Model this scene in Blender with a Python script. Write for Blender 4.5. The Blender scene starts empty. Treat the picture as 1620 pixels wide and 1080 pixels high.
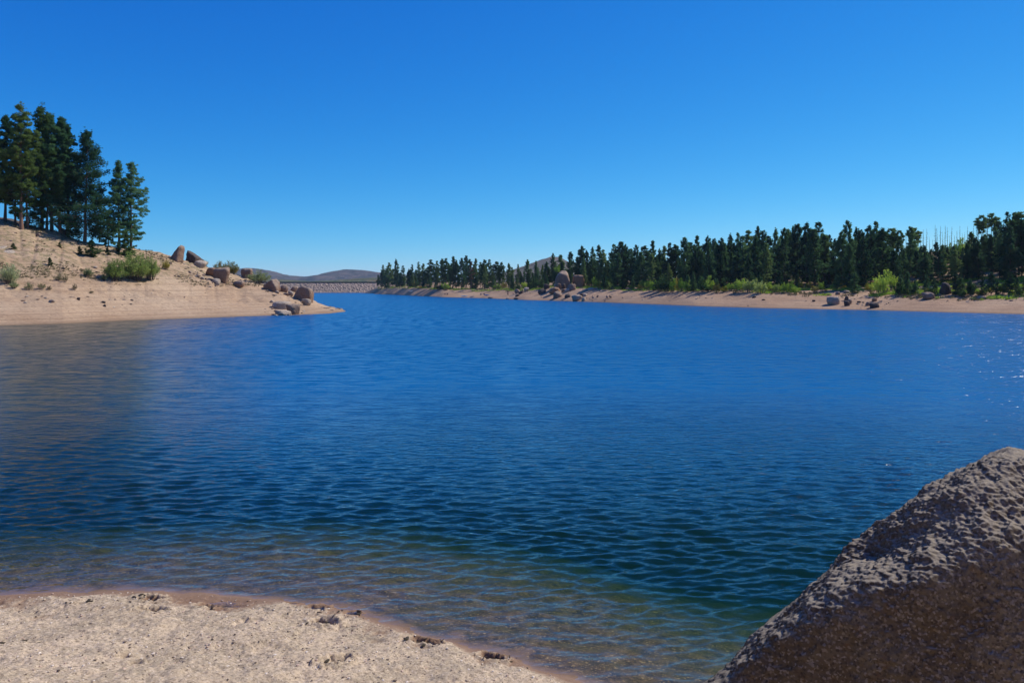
import bpy, math, random
import numpy as np
from mathutils import Vector

random.seed(7)
RNG = np.random.default_rng(11)
sc = bpy.context.scene
COL = sc.collection
F, HZ, CZ = 1260.0, 455.0, 4.0          # focal length in photo pixels, horizon row, eye height above the water
SUN_AZ, SUN_EL = 63.0, 46.0             # azimuth clockwise from the view direction

# ------------------------------------------------------------------ helpers
def PX(u, v, D):
    return ((u - 810.0) / F * D, D, CZ - (v - HZ) / F * D)

def tag(o, label=None, cat=None, group=None, kind=None):
    if label: o['label'] = label
    if cat: o['category'] = cat
    if group: o['group'] = group
    if kind: o['kind'] = kind
    return o

def mesh_np(name, V, Fc, mats, smooth=False, midx=None):
    V = np.asarray(V, dtype=np.float32); Fc = np.asarray(Fc, dtype=np.int32)
    me = bpy.data.meshes.new(name)
    n = Fc.shape[1]
    me.vertices.add(len(V)); me.vertices.foreach_set('co', V.ravel())
    me.loops.add(Fc.size); me.loops.foreach_set('vertex_index', Fc.ravel())
    me.polygons.add(len(Fc))
    me.polygons.foreach_set('loop_start', np.arange(0, Fc.size, n, dtype=np.int32))
    me.polygons.foreach_set('loop_total', np.full(len(Fc), n, dtype=np.int32))
    if not isinstance(mats, (list, tuple)): mats = [mats]
    for m in mats: me.materials.append(m)
    if midx is not None: me.polygons.foreach_set('material_index', np.asarray(midx, dtype=np.int32))
    me.polygons.foreach_set('use_smooth', np.full(len(Fc), bool(smooth)))
    me.update(calc_edges=True); me.validate()
    return me

def link(name, me, parent=None, loc=(0, 0, 0)):
    o = bpy.data.objects.new(name, me); COL.objects.link(o)
    o.location = loc
    if parent is not None: o.parent = parent
    return o

def empty(name, loc=(0, 0, 0)):
    o = bpy.data.objects.new(name, None); COL.objects.link(o); o.location = loc
    o.empty_display_size = 0.2
    return o

def _hash(ix, iy, iz, s):
    h = (ix.astype(np.int64) * 374761393 + iy.astype(np.int64) * 668265263 + iz.astype(np.int64) * 2147483647 + s * 1274126177) & 0xffffffff
    h = ((h ^ (h >> 13)) * 1274126177) & 0xffffffff
    h = ((h ^ (h >> 16)) * 2246822519) & 0xffffffff
    return ((h ^ (h >> 15)) & 0xffffff) / float(0xffffff) * 2 - 1

def vnoise(x, y, z, s=0):
    x = np.asarray(x, float); y = np.asarray(y, float) + 0 * x; z = np.asarray(z, float) + 0 * x
    ix, iy, iz = np.floor(x), np.floor(y), np.floor(z)
    fx, fy, fz = x - ix, y - iy, z - iz
    fx, fy, fz = [f * f * f * (f * (f * 6 - 15) + 10) for f in (fx, fy, fz)]
    r = 0
    for a in (0, 1):
        for b in (0, 1):
            for c in (0, 1):
                w = (fx if a else 1 - fx) * (fy if b else 1 - fy) * (fz if c else 1 - fz)
                r = r + w * _hash(ix + a, iy + b, iz + c, s)
    return r

def fbm(x, y, z, s=0, o=4, g=0.5):
    r = 0; a = 1.0; f = 1.0
    for k in range(o):
        r = r + a * vnoise(x * f + 17.3 * k, y * f + 5.1 * k, z * f + 9.7 * k, s + k); a *= g; f *= 2.03
    return r

def grid_faces(nr, nc, flip=False):
    i = np.arange(nr - 1)[:, None] * nc + np.arange(nc - 1)[None, :]
    f = np.stack([i, i + 1, i + nc + 1, i + nc], -1).reshape(-1, 4)
    return f[:, ::-1] if flip else f

ORD = ['first', 'second', 'third', 'fourth', 'fifth', 'sixth', 'seventh', 'eighth', 'ninth', 'tenth', 'eleventh', 'twelfth',
       'thirteenth', 'fourteenth', 'fifteenth', 'sixteenth', 'seventeenth', 'eighteenth', 'nineteenth', 'twentieth']

# ------------------------------------------------------------------ materials
class NT:
    def __init__(s, name):
        s.m = bpy.data.materials.new(name); s.m.use_nodes = True
        s.t = s.m.node_tree; s.t.nodes.clear()
        s.out = s.n('ShaderNodeOutputMaterial')
    def n(s, ty, **kw):
        nd = s.t.nodes.new(ty)
        for k, v in kw.items():
            if k.startswith('_'): setattr(nd, k[1:], v)
            else: nd.inputs[k.replace('__', ' ')].default_value = v
        return nd
    def l(s, a, b): s.t.links.new(a, b)
    def coord(s, kind='Object'):
        return s.n('ShaderNodeTexCoord').outputs[kind]
    def pos(s): return s.n('ShaderNodeNewGeometry').outputs['Position']
    def mapping(s, vec, scale=(1, 1, 1), rot=(0, 0, 0), loc=(0, 0, 0)):
        m = s.n('ShaderNodeMapping'); m.inputs['Scale'].default_value = scale; m.inputs['Rotation'].default_value = rot
        m.inputs['Location'].default_value = loc; s.l(vec, m.inputs['Vector']); return m.outputs[0]
    def noise(s, vec, scale, detail=4, rough=0.55, dist=0.0):
        n = s.n('ShaderNodeTexNoise'); n.inputs['Scale'].default_value = scale; n.inputs['Detail'].default_value = detail
        n.inputs['Roughness'].default_value = rough; n.inputs['Distortion'].default_value = dist
        s.l(vec, n.inputs['Vector']); return n.outputs['Fac']
    def voro(s, vec, scale, feature='F1', out='Distance'):
        n = s.n('ShaderNodeTexVoronoi', _feature=feature); n.inputs['Scale'].default_value = scale
        s.l(vec, n.inputs['Vector']); return n.outputs[out]
    def ramp(s, fac, stops, interp='LINEAR'):
        r = s.n('ShaderNodeValToRGB'); cr = r.color_ramp; cr.interpolation = interp
        while len(cr.elements) > 1: cr.elements.remove(cr.elements[-1])
        cr.elements[0].position = stops[0][0]; c = stops[0][1]
        cr.elements[0].color = (*c, 1) if isinstance(c, tuple) else (c, c, c, 1)
        for p, c in stops[1:]:
            e = cr.elements.new(p); e.color = (*c, 1) if isinstance(c, tuple) else (c, c, c, 1)
        s.l(fac, r.inputs[0]); return r.outputs[0]
    def mix(s, fac, a, b, mode='MIX'):
        m = s.n('ShaderNodeMix', _data_type='RGBA', _blend_type=mode)
        for val, idx in ((fac, 0), (a, 6), (b, 7)):
            if hasattr(val, 'links'): s.l(val, m.inputs[idx])
            else: m.inputs[idx].default_value = val if idx == 0 else (*val, 1)
        return m.outputs[2]
    def math(s, op, a, b=0.0, c=None, clamp=False):
        m = s.n('ShaderNodeMath', _operation=op, _use_clamp=clamp)
        for i, v in enumerate((a, b) if c is None else (a, b, c)):
            if hasattr(v, 'links'): s.l(v, m.inputs[i])
            else: m.inputs[i].default_value = v
        return m.outputs[0]
    def maprange(s, v, a, b, c=0.0, d=1.0):
        m = s.n('ShaderNodeMapRange'); s.l(v, m.inputs[0])
        for i, k in enumerate((a, b, c, d)): m.inputs[i + 1].default_value = k
        return m.outputs[0]
    def sep(s, vec):
        n = s.n('ShaderNodeSeparateXYZ'); s.l(vec, n.inputs[0]); return n.outputs
    def bump(s, h, strength=1.0, dist=0.1, normal=None):
        b = s.n('ShaderNodeBump'); b.inputs['Strength'].default_value = strength; b.inputs['Distance'].default_value = dist
        s.l(h, b.inputs['Height'])
        if normal is not None: s.l(normal, b.inputs['Normal'])
        return b.outputs[0]
    def bsdf(s, col, rough=0.9, normal=None, spec=0.2):
        b = s.n('ShaderNodeBsdfPrincipled')
        for v, k in ((col, 'Base Color'), (rough, 'Roughness')):
            if hasattr(v, 'links'): s.l(v, b.inputs[k])
            elif isinstance(v, tuple): b.inputs[k].default_value = (*v, 1)
            else: b.inputs[k].default_value = v
        b.inputs['Specular IOR Level'].default_value = spec
        if normal is not None: s.l(normal, b.inputs['Normal'])
        return b.outputs[0]
    def done(s, sh): s.l(sh, s.out.inputs['Surface']); return s.m

def mat_shore(name, dark, pale, veg, zveg, band=1.0):
    t = NT(name); p = t.pos(); z = t.sep(p)[2]
    wob = t.noise(p, 0.12, 3)
    zz = t.math('ADD', z, t.math('MULTIPLY', wob, 0.12))
    cz = t.n('ShaderNodeCombineXYZ', X=0.471, Y=0.613); t.l(zz, cz.inputs[2])
    strand = t.noise(cz.outputs[0], 5.5, 6, 0.8)                      # strand lines left by the falling water level
    big = t.noise(p, 0.09, 5, 0.6)
    fine = t.noise(p, 2.6, 6, 0.7)
    col = t.mix(t.ramp(big, [(0.35, 0.0), (0.65, 1.0)]), pale, dark)
    col = t.mix(t.math('MULTIPLY', t.ramp(strand, [(0.38, 1.0), (0.46, 0.0)]), 0.62 * band), col, tuple(c * 0.45 for c in dark))
    col = t.mix(t.math('MULTIPLY', t.ramp(strand, [(0.56, 0.0), (0.66, 1.0)]), 0.55 * band), col, tuple(min(1, c * 1.35) for c in pale))
    col = t.mix(t.ramp(fine, [(0.36, 0.45), (0.5, 0.0)]), col, tuple(c * 0.5 for c in dark))
    vf = t.math('MULTIPLY', t.maprange(zz, zveg - 0.6, zveg + 1.6), t.ramp(t.noise(p, 0.9, 5, 0.75), [(0.47, 0.0), (0.6, 0.75)]))
    col = t.mix(vf, col, veg)
    # wet rim beside the water
    wet = t.maprange(t.math('ADD', z, t.math('MULTIPLY', t.noise(p, 1.1, 3), 0.08)), 0.10, 0.30, 1.0, 0.0)
    col = t.mix(t.math('MULTIPLY', wet, 0.55), col, tuple(c * 0.35 for c in dark))
    h = t.math('ADD', t.math('MULTIPLY', strand, 0.5), t.math('MULTIPLY', fine, 0.5))
    return t.done(t.bsdf(col, 0.95, t.bump(h, 0.9, 0.35), 0.1))

def mat_rock(name, brown, grey, sc_=1.0, bumpd=0.15, greyamt=0.5):
    t = NT(name); p = t.coord('Object')
    if True:
        oi = t.n('ShaderNodeObjectInfo').outputs['Random']
        pp = t.n('ShaderNodeVectorMath', _operation='ADD'); t.l(p, pp.inputs[0]); t.l(t.math('MULTIPLY', oi, 50.0), pp.inputs[1]); p = pp.outputs[0]
    n1 = t.noise(p, 0.7 * sc_, 5, 0.65); n2 = t.noise(p, 6 * sc_, 6, 0.75)
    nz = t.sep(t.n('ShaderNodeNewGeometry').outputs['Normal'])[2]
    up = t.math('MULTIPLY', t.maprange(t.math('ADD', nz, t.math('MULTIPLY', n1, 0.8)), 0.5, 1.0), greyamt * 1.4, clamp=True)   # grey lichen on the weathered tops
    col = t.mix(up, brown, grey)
    col = t.mix(t.math('MULTIPLY', t.ramp(n1, [(0.5, 0.0), (0.68, 1.0)]), 0.5), col, tuple(c * 0.6 for c in brown))
    col = t.mix(t.ramp(n2, [(0.34, 0.6), (0.47, 0.0)]), col, tuple(c * 0.35 for c in brown))
    col = t.mix(t.ramp(n2, [(0.55, 0.0), (0.7, 0.4)]), col, tuple(min(1, c * 1.4) for c in grey))
    h = t.math('ADD', n2, t.math('MULTIPLY', n1, 2.2))
    return t.done(t.bsdf(col, 0.92, t.bump(h, 1.0, bumpd * 2.0), 0.06))

def mat_leaf(name, a, b, c=None, scale=0.6, trans=0.45):
    t = NT(name); p = t.coord('Object')
    r = t.n('ShaderNodeObjectInfo').outputs['Random']
    n = t.noise(p, scale, 4, 0.7)
    f = t.math('ADD', t.math('MULTIPLY', n, 1.1), t.math('MULTIPLY', t.math('SUBTRACT', r, 0.5), 0.75))
    stops = [(0.32, a), (0.72, b)]
    if c: stops.append((0.9, c))
    col = t.ramp(f, stops)
    s1 = t.bsdf(col, 0.75, None, 0.15)
    tr = t.n('ShaderNodeBsdfTranslucent'); t.l(col, tr.inputs[0])
    m = t.n('ShaderNodeMixShader'); m.inputs[0].default_value = trans; t.l(s1, m.inputs[1]); t.l(tr.outputs[0], m.inputs[2])
    return t.done(m.outputs[0])

def mat_plain(name, col, rough=0.8, var=0.3, scale=5.0, bumpd=0.02):
    t = NT(name); p = t.coord('Object'); n = t.noise(p, scale, 4, 0.65)
    c = t.mix(n, tuple(x * (1 - var) for x in col), tuple(min(1, x * (1 + var)) for x in col))
    return t.done(t.bsdf(c, rough, t.bump(n, 0.5, bumpd), 0.25))

M = {}
M['left_sand'] = mat_shore('left_shore_sand', (0.38, 0.255, 0.16), (0.48, 0.35, 0.235), (0.15, 0.14, 0.065), 5.0)
M['right_sand'] = mat_shore('far_shore_sand', (0.36, 0.235, 0.15), (0.45, 0.31, 0.205), (0.13, 0.12, 0.055), 3.2, 0.8)
M['rock'] = mat_rock('granite', (0.30, 0.19, 0.13), (0.37, 0.30, 0.24), 1.0, 0.10)
M['rock_pale'] = mat_rock('pale_granite', (0.42, 0.32, 0.24), (0.48, 0.41, 0.33), 1.0, 0.08)
M['rock_dark'] = mat_rock('dark_granite', (0.10, 0.07, 0.058), (0.15, 0.13, 0.115), 1.0, 0.10)
M['rock_orange'] = mat_rock('rusty_granite', (0.34, 0.18, 0.10), (0.38, 0.27, 0.20), 1.0, 0.10)
M['fir'] = mat_leaf('fir_needles', (0.045, 0.115, 0.055), (0.12, 0.24, 0.10), (0.16, 0.28, 0.12))
M['pine'] = mat_leaf('pine_needles', (0.075, 0.14, 0.040), (0.22, 0.30, 0.075), (0.30, 0.36, 0.10))
M['far_fir'] = mat_leaf('far_fir_needles', (0.036, 0.095, 0.042), (0.10, 0.20, 0.072), (0.16, 0.27, 0.10), 0.35)
M['far_pine'] = mat_leaf('far_pine_needles', (0.052, 0.115, 0.040), (0.145, 0.23, 0.07), (0.22, 0.30, 0.10), 0.35)
M['rust_needles'] = mat_leaf('dying_needles', (0.10, 0.055, 0.03), (0.17, 0.10, 0.06))
M['sapling'] = mat_leaf('sapling_needles', (0.025, 0.07, 0.02), (0.07, 0.14, 0.035), (0.11, 0.18, 0.05), 1.5)
M['willow'] = mat_leaf('willow_leaves', (0.24, 0.33, 0.08), (0.44, 0.52, 0.15), (0.56, 0.62, 0.24), 1.3, 0.35)
M['sage'] = mat_leaf('sage_leaves', (0.20, 0.26, 0.11), (0.38, 0.44, 0.20), (0.48, 0.52, 0.28), 1.3, 0.3)
M['lime'] = mat_leaf('aspen_leaves', (0.20, 0.34, 0.04), (0.40, 0.54, 0.07), (0.55, 0.66, 0.11), 1.0, 0.35)
M['yellow'] = mat_leaf('yellowing_leaves', (0.28, 0.24, 0.03), (0.45, 0.38, 0.04), (0.55, 0.42, 0.06), 1.0, 0.35)
M['olive'] = mat_leaf('olive_leaves', (0.13, 0.13, 0.03), (0.26, 0.23, 0.05), (0.33, 0.26, 0.08), 1.3, 0.3)
M['drygrass'] = mat_leaf('dry_grass', (0.16, 0.14, 0.07), (0.27, 0.25, 0.12), (0.20, 0.25, 0.10), 0.5, 0.3)
M['bark'] = mat_plain('dark_bark', (0.085, 0.06, 0.045), 0.95, 0.5, 6.0, 0.05)
M['bark_red'] = mat_plain('reddish_bark', (0.23, 0.13, 0.085), 0.95, 0.45, 6.0, 0.05)
M['bark_grey'] = mat_plain('grey_dead_wood', (0.10, 0.08, 0.072), 0.95, 0.35, 6.0, 0.05)
M['deadwood'] = mat_plain('pale_bare_wood', (0.50, 0.40, 0.28), 0.9, 0.35, 4.0, 0.03)

# ------------------------------------------------------------------ land shapes
def LP(xs, ys):
    xs = np.array(xs, float); ys = np.array(ys, float)
    return lambda u: np.interp(u, xs, ys)

# left shore, by image column: distance to the water's edge, to the ridge, and the ridge's height
Ls = LP([-420, -200, 0, 100, 200, 300, 400, 470, 520, 550, 565, 600], [63, 74.1, 84, 88.4, 96.9, 103.9, 112, 117.2, 122.9, 134.5, 137, 139])
Lr = LP([-420, -200, 0, 90, 180, 265, 320, 380, 430, 497, 520, 550, 600], [100, 116, 124, 128, 132, 140, 145, 147, 146, 144, 141.5, 139, 140])
Lv = LP([-420, -200, 0, 90, 130, 180, 250, 290, 320, 345, 380, 430, 460, 497, 510, 535, 551, 565, 600],
        [295, 318, 347, 366, 378, 386, 400, 412, 419, 427, 436, 451, 461, 476, 482, 488, 492.5, 499, 512])
def left_z(u, D):
    u = np.asarray(u, float); D = np.asarray(D, float)
    ds, dr = Ls(u), Lr(u); zr = CZ - (Lv(u) - HZ) / F * dr
    w = np.maximum(dr - ds, 2.0); t = (D - ds) / w
    x = (u - 810) / F * D
    zin = zr * np.sign(t) * np.abs(np.clip(t, 0, 1)) ** 1.12
    zback = zr * (1 - 0.10 * (t - 1)) - 0.10 * (D - dr) - 0.0006 * (D - dr) ** 2
    zwat = -0.16 * (ds - D)
    z = np.where(t < 0, zwat, np.where(t <= 1, zin, zback))
    land = np.clip(t * 3, 0, 1) * np.clip(zr / 3, 0, 1)
    z = z + land * (0.30 * fbm(x * 0.13, D * 0.13, 0 * x, 3, 4) + 0.07 * fbm(x * 0.9, D * 0.9, 0 * x, 5, 3) - 0.22 * np.clip(1 - np.abs(vnoise(u * 0.045, D * 0.03, 0 * x, 9)) * 5, 0, 1) * np.clip(t * 2 - .3, 0, 1))
    # little benches cut by the falling water
    zc = np.clip(z, 0, 7); st = 0.42
    z = z + np.where((z > 0.05) & (z < 6), 0.045 * np.sin(2 * np.pi * zc / st + 1.5 * vnoise(x * .05, D * .05, 0 * x, 8)), 0)
    return np.maximum(z, -5.2)

Rs = LP([560, 585, 598, 650, 700, 760, 830, 900, 1000, 1100, 1200, 1300, 1400, 1500, 1620, 1900, 2300],
        [560, 530, 504, 403, 336, 305, 258.5, 234.4, 201.6, 173.8, 157.5, 148.2, 140, 129.2, 120, 104, 92])
Rvb = LP([560, 590, 600, 620, 650, 700, 760, 830, 870, 940, 1000, 1100, 1200, 1300, 1400, 1500, 1620, 1900],
         [475, 466, 458, 456, 457, 459, 461, 460, 455, 457, 460, 463, 463, 467, 471, 473, 472, 476])
Rw = LP([560, 598, 700, 830, 900, 1000, 1200, 1400, 1620, 1900], [30, 26, 26, 24, 22, 20, 15, 12, 11, 10])
Rvg = LP([560, 600, 700, 830, 900, 1000, 1100, 1200, 1300, 1400, 1500, 1620, 1900], [470, 453, 446, 446, 444, 442, 440, 436, 429, 412, 394, 384, 375])
Rg = LP([560, 600, 700, 830, 1000, 1200, 1300, 1400, 1500, 1620, 1900], [610, 560, 470, 400, 300, 270, 265, 255, 250, 245, 230])
def right_z(u, D):
    u = np.asarray(u, float); D = np.asarray(D, float)
    ds = Rs(u); db = ds + Rw(u); dg = Rg(u)
    zb = CZ - (Rvb(u) - HZ) / F * db; zg = CZ - (Rvg(u) - HZ) / F * dg
    x = (u - 810) / F * D
    t1 = np.clip((D - ds) / (db - ds), 0, 1); t2 = np.clip((D - db) / (dg - db), 0, 1)
    z = np.where(D < ds, -0.12 * (ds - D), np.where(D < db, zb * t1 ** 0.9, zb + (zg - zb) * t2))
    z = np.where(D > dg, zg - 0.05 * (D - dg), z)
    land = np.clip((D - ds) / 8, 0, 1) * np.clip(zb / 2, 0, 1)
    z = z + land * (0.28 * fbm(x * 0.08, D * 0.08, 0 * x, 21, 4) + 0.08 * fbm(x * 0.5, D * 0.5, 0 * x, 25, 3))
    return np.maximum(z, -5.2)

def hit(zf, u, v, d0, d1, n=900):
    """ground point seen in image column u at row v"""
    D = np.linspace(d0, d1, n); z = zf(np.full(n, float(u)), D)
    vv = HZ - (z - CZ) / D * F
    k = np.argmax(vv <= v)
    if vv[k] > v: k = int(np.argmin(vv))
    return D[k], float(z[k])
def left_hit(u, v): return hit(left_z, u, v, float(Ls(u)) - 1, float(Lr(u)) + 8)
def right_hit(u, v): return hit(right_z, u, v, float(Rs(u)) - 1, float(Rg(u)))

def fan(name, zf, us, Dfun, mat, label):
    U = []; DD = []
    for u in us: U.append(np.full(len(Dfun(u)), u)); DD.append(Dfun(u))
    U = np.array(U); DD = np.array(DD); Z = zf(U, DD)
    V = np.stack([(U - 810) / F * DD, DD, Z], -1).reshape(-1, 3)
    o = link(name, mesh_np(name, V, grid_faces(U.shape[0], U.shape[1], False), mat, True))
    return tag(o, label, None, None, 'structure')

fan('left_shore_hill', left_z, np.arange(-420, 601, 2.5),
    lambda u: np.concatenate([np.linspace(Ls(u) - 25, Ls(u) - 1, 14), np.linspace(Ls(u) - 0.9, Lr(u) + 6, 210), np.linspace(Lr(u) + 7, Lr(u) + 110, 26)]),
    M['left_sand'], 'sandy drawdown slope rising to a wooded ridge on the left shore')
fan('far_shore_hill', right_z, np.concatenate([np.arange(560, 1660, 4), np.arange(1664, 2300, 24)]),
    lambda u: np.concatenate([np.linspace(Rs(u) - 30, Rs(u) - 1, 8), np.linspace(Rs(u) - 0.5, Rs(u) + Rw(u) + 4, 60), np.linspace(Rs(u) + Rw(u) + 6, Rg(u) + 160, 70)]),
    M['right_sand'], 'long pinkish sand shore with forested ground across the lake')

# ------------------------------------------------------------------ near beach (land where y < shore(x))
SX = [-40, -14, -8, -6.6, -5.6, -4.66, -3.36, -2.47, -1.6, -0.79, -0.07, 0.55, 0.98, 1.5, 2.2, 3.0, 4.5, 8.0, 20, 60]
SY = [8.5, 9.6, 10.2, 10.3, 10.4, 10.46, 10.3, 10.04, 9.6, 9.08, 8.6, 8.2, 7.9, 7.35, 6.6, 5.9, 5.3, 5.0, 4.0, 0.0]
def shore_y(x):
    x = np.asarray(x, float)
    # smoothed polyline
    return sum(np.interp(x + d, SX, SY) for d in (-.45, -.3, -.15, 0, .15, .3, .45)) / 7 + 0.09 * vnoise(x * 0.9, 0 * x, 0 * x, 71) + 0.045 * vnoise(x * 3, 0 * x, 0 * x, 72) + 0.02 * vnoise(x * 9, 0 * x, 0 * x, 73)

def gpt(u, v):
    """beach point under pixel"""
    for D in np.arange(5, 12, 0.01):
        x = (u - 810) / F * D
        if beach_base(np.array([x]), np.array([D]))[0] >= CZ - (v - HZ) / F * D: return x, D
    return x, D
def beach_base(x, y):
    s = (shore_y(x) - y) * 0.93
    up = 0.10 * s + 0.018 * np.clip(s, 0, 9) ** 2 + 0.012 * np.clip(s * 8, 0, 1)
    dn = 0.085 * s - 0.014 * s * s
    up = up + 0.62 * np.clip(s - 9.5, 0, 22) * np.clip((s - 9.5) / 3, 0, 1)  # unseen bank behind the viewer, added to bounce warm light
    z = np.where(s > 0, up, np.maximum(dn, -5.15))
    return z
PRINTS = []
for (u, v, L, W, dpt, ang) in [(532, 1050, .26, .10, .055, 1.1), (238, 946, .20, .09, .03, 0.1), (240, 963, .22, .09, .035, 0.2), (325, 955, .16, .08, .03, 0.0), (500, 962, .18, .12, .03, 0.4),
                               (512, 986, .22, .12, .04, -.5), (556, 971, .14, .08, .02, .8), (670, 1014, .24, .09, .03, -.3), (692, 1020, .14, .07, .03, -.4), (780, 1040, .20, .08, .045, -.4),
                               (125, 957, .14, .05, .015, 0), (460, 955, .12, .06, .015, 0), (30, 1012, .22, .06, .012, .1), (395, 985, .3, .12, .015, .2), (430, 1025, .3, .14, .012, -.2), (195, 1036, .10, .06, .02, 0), (215, 1044, .1, .06, .02, 0)]:
    x, y = gpt(u, v); PRINTS.append((x, y, L * 1.25, W * 1.5, dpt * 2.6, ang))
def beach_z(x, y):
    z = beach_base(x, y)
    s = (shore_y(x) - y)
    dry = np.clip(s * 4 - 0.3, 0, 1)
    z = z + dry * (0.045 * fbm(x * 1.1, y * 1.5, 0 * x, 31, 3) + 0.014 * fbm(x * 6, y * 6, 0 * x, 33, 3) + 0.010 * vnoise(x * 22, y * 22, 0 * x, 35) + 0.006 * vnoise(x * 45, y * 45, 0 * x, 36))
    z = z + np.clip(-s, 0, 1) * (0.04 * fbm(x * 1.1, y * 1.6, 0 * x, 41, 3) + 0.02 * fbm(x * 5, y * 5, 0 * x, 42, 2))
    for (px, py, L, W, dp, a) in PRINTS:
        m = (np.abs(x - px) < L * 1.6) & (np.abs(y - py) < L * 1.6)
        if not m.any(): continue
        dx, dy = x[m] - px, y[m] - py
        q = ((dx * math.cos(a) + dy * math.sin(a)) / (L * .5)) ** 2 + ((-dx * math.sin(a) + dy * math.cos(a)) / (W * .6)) ** 2
        q = q * (1 + 0.5 * vnoise(dx * 25, dy * 25, 0 * dx, 77))
        z[m] += -dp * np.exp(-q ** 1.5) + dp * 0.35 * np.exp(-(np.sqrt(q) - 1.35) ** 2 * 9)
    return z

bx = np.concatenate([np.linspace(-60, -14, 24)[:-1], np.linspace(-14, -7.4, 60)[:-1], np.arange(-7.4, 1.6, 0.018), np.linspace(1.62, 9, 90), np.linspace(9.5, 60, 24)])
by = np.concatenate([np.linspace(-40, 0, 24)[:-1], np.linspace(0, 6.9, 50)[:-1], np.arange(6.9, 10.9, 0.018), np.linspace(10.95, 20, 110), np.linspace(20.5, 34, 28)])
BX, BY = np.meshgrid(bx, by)
BZ = beach_z(BX.ravel().copy(), BY.ravel().copy())

def mat_beach():
    t = NT('beach_sand'); p = t.pos(); z = t.sep(p)[2]
    n1 = t.noise(p, 0.9, 5, 0.6); n2 = t.noise(p, 30, 4, 0.8); n3 = t.noise(p, 4.5, 5, 0.75)
    col = t.mix(t.ramp(n1, [(0.38, 0.0), (0.66, 1.0)]), (0.56, 0.435, 0.305), (0.45, 0.35, 0.24))
    col = t.mix(t.ramp(n3, [(0.50, 0.0), (0.66, 0.7)]), col, (0.27, 0.22, 0.155))
    col = t.mix(t.ramp(t.noise(t.mapping(p, (0.6, 1.6, 1), (0, 0, 0.3)), 1.9, 4, 0.7), [(0.52, 0.0), (0.64, 0.55)]), col, (0.36, 0.29, 0.20))
    vc = t.voro(p, 55, 'F1', 'Color')
    g = t.sep(vc)[0]
    col = t.mix(t.ramp(g, [(0.0, 0.65), (0.22, 0.0)], 'LINEAR'), col, (0.10, 0.07, 0.05))
    col = t.mix(t.ramp(g, [(0.82, 0.0), (1.0, 0.4)]), col, (0.76, 0.63, 0.50))
    col = t.mix(t.ramp(n2, [(0.40, 0.45), (0.52, 0.0)]), col, (0.12, 0.09, 0.065))
    zj = t.math('ADD', z, t.math('MULTIPLY', t.math('SUBTRACT', t.noise(p, 1.6, 4), 0.5), 0.05))
    wet = t.maprange(zj, 0.022, 0.062, 1.0, 0.0)
    wetcol = t.mix(t.noise(p, 9, 4, 0.7), (0.18, 0.10, 0.058), (0.26, 0.16, 0.10))
    col = t.mix(t.math('MULTIPLY', wet, 0.9), col, wetcol)
    # lake bed below the waterline: gravel, weed and silt
    wv = t.voro(t.mapping(p, (1, 1.4, 1)), 9, 'F1', 'Distance')
    bed = t.mix(t.ramp(t.noise(p, 5.5, 5, 0.8), [(0.40, 0.0), (0.62, 1.0)]), (0.032, 0.024, 0.011), (0.145, 0.092, 0.042))
    bed = t.mix(t.ramp(t.noise(p, 1.3, 4, 0.7), [(0.42, 0.0), (0.62, 0.7)]), bed, (0.065, 0.055, 0.02))
    bed = t.mix(t.ramp(t.noise(t.mapping(p, (1, 1.5, 1)), 24, 3, 0.8), [(0.57, 0.0), (0.68, 0.8)]), bed, (0.50, 0.34, 0.15))
    bed = t.mix(t.maprange(z, -2.6, -0.5, 1.0, 0.0), bed, (0.03, 0.05, 0.03))  # darker silt with depth also stands in for light the water absorbs
    col = t.mix(t.maprange(z, -0.022, 0.003, 1.0, 0.0), col, bed)
    rough = t.maprange(zj, 0.01, 0.06, 0.6, 0.95)
    h = t.math('ADD', t.math('MULTIPLY', n2, 0.5), g)
    return t.done(t.bsdf(col, rough, t.bump(h, 0.6, 0.015), 0.10))
M['beach'] = mat_beach()
o = link('near_beach', mesh_np('near_beach', np.stack([BX.ravel(), BY.ravel(), BZ], -1), grid_faces(len(by), len(bx)), M['beach'], True))
tag(o, 'pale coarse sand beach with footprints and a wet reddish rim', None, None, 'structure')

# pebbles and grit on the sand: nobody could count them
def ico(sub):
    import bmesh
    bm = bmesh.new(); bmesh.ops.create_icosphere(bm, subdivisions=sub, radius=1.0)
    V = np.array([v.co[:] for v in bm.verts]); Fc = np.array([[v.index for v in f.verts] for f in bm.faces]); bm.free()
    return V, Fc
ICO = {k: ico(k) for k in (1, 3, 4)}
def scatter_stones(name, pts, size, mats, seed, sub=1, sq=(1, .8, .55)):
    r = np.random.default_rng(seed); V0, F0 = ICO[sub]; n = len(pts)
    S = size[:, None] * np.array(sq)[None, :] * r.uniform(.7, 1.3, (n, 3))
    a = r.uniform(0, 6.28, n); V = V0[None] * S[:, None, :] * (1 + 0.25 * r.uniform(-1, 1, (n, len(V0), 1)))
    X = V[..., 0] * np.cos(a)[:, None] - V[..., 1] * np.sin(a)[:, None]; Y = V[..., 0] * np.sin(a)[:, None] + V[..., 1] * np.cos(a)[:, None]
    V = np.stack([X, Y, V[..., 2]], -1) + pts[:, None, :]
    Fc = F0[None] + (np.arange(n) * len(V0))[:, None, None]
    mi = np.repeat(r.integers(0, len(mats), n), len(F0))
    return mesh_np(name, V.reshape(-1, 3), Fc.reshape(-1, 3), mats, False, mi)
n = 9000
px = RNG.uniform(-8, 2.0, n); py = RNG.uniform(6.9, 10.6, n); s = shore_y(px) - py; k = (s > 0.10) & (vnoise(px * 1.2, py * 1.2, 0 * px, 90) > RNG.uniform(-1.1, .8, n)); px, py = px[k], py[k]
pz = beach_z(px.copy(), py.copy()); sz = 0.004 + 0.014 * RNG.random(len(px)) ** 3
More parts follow.
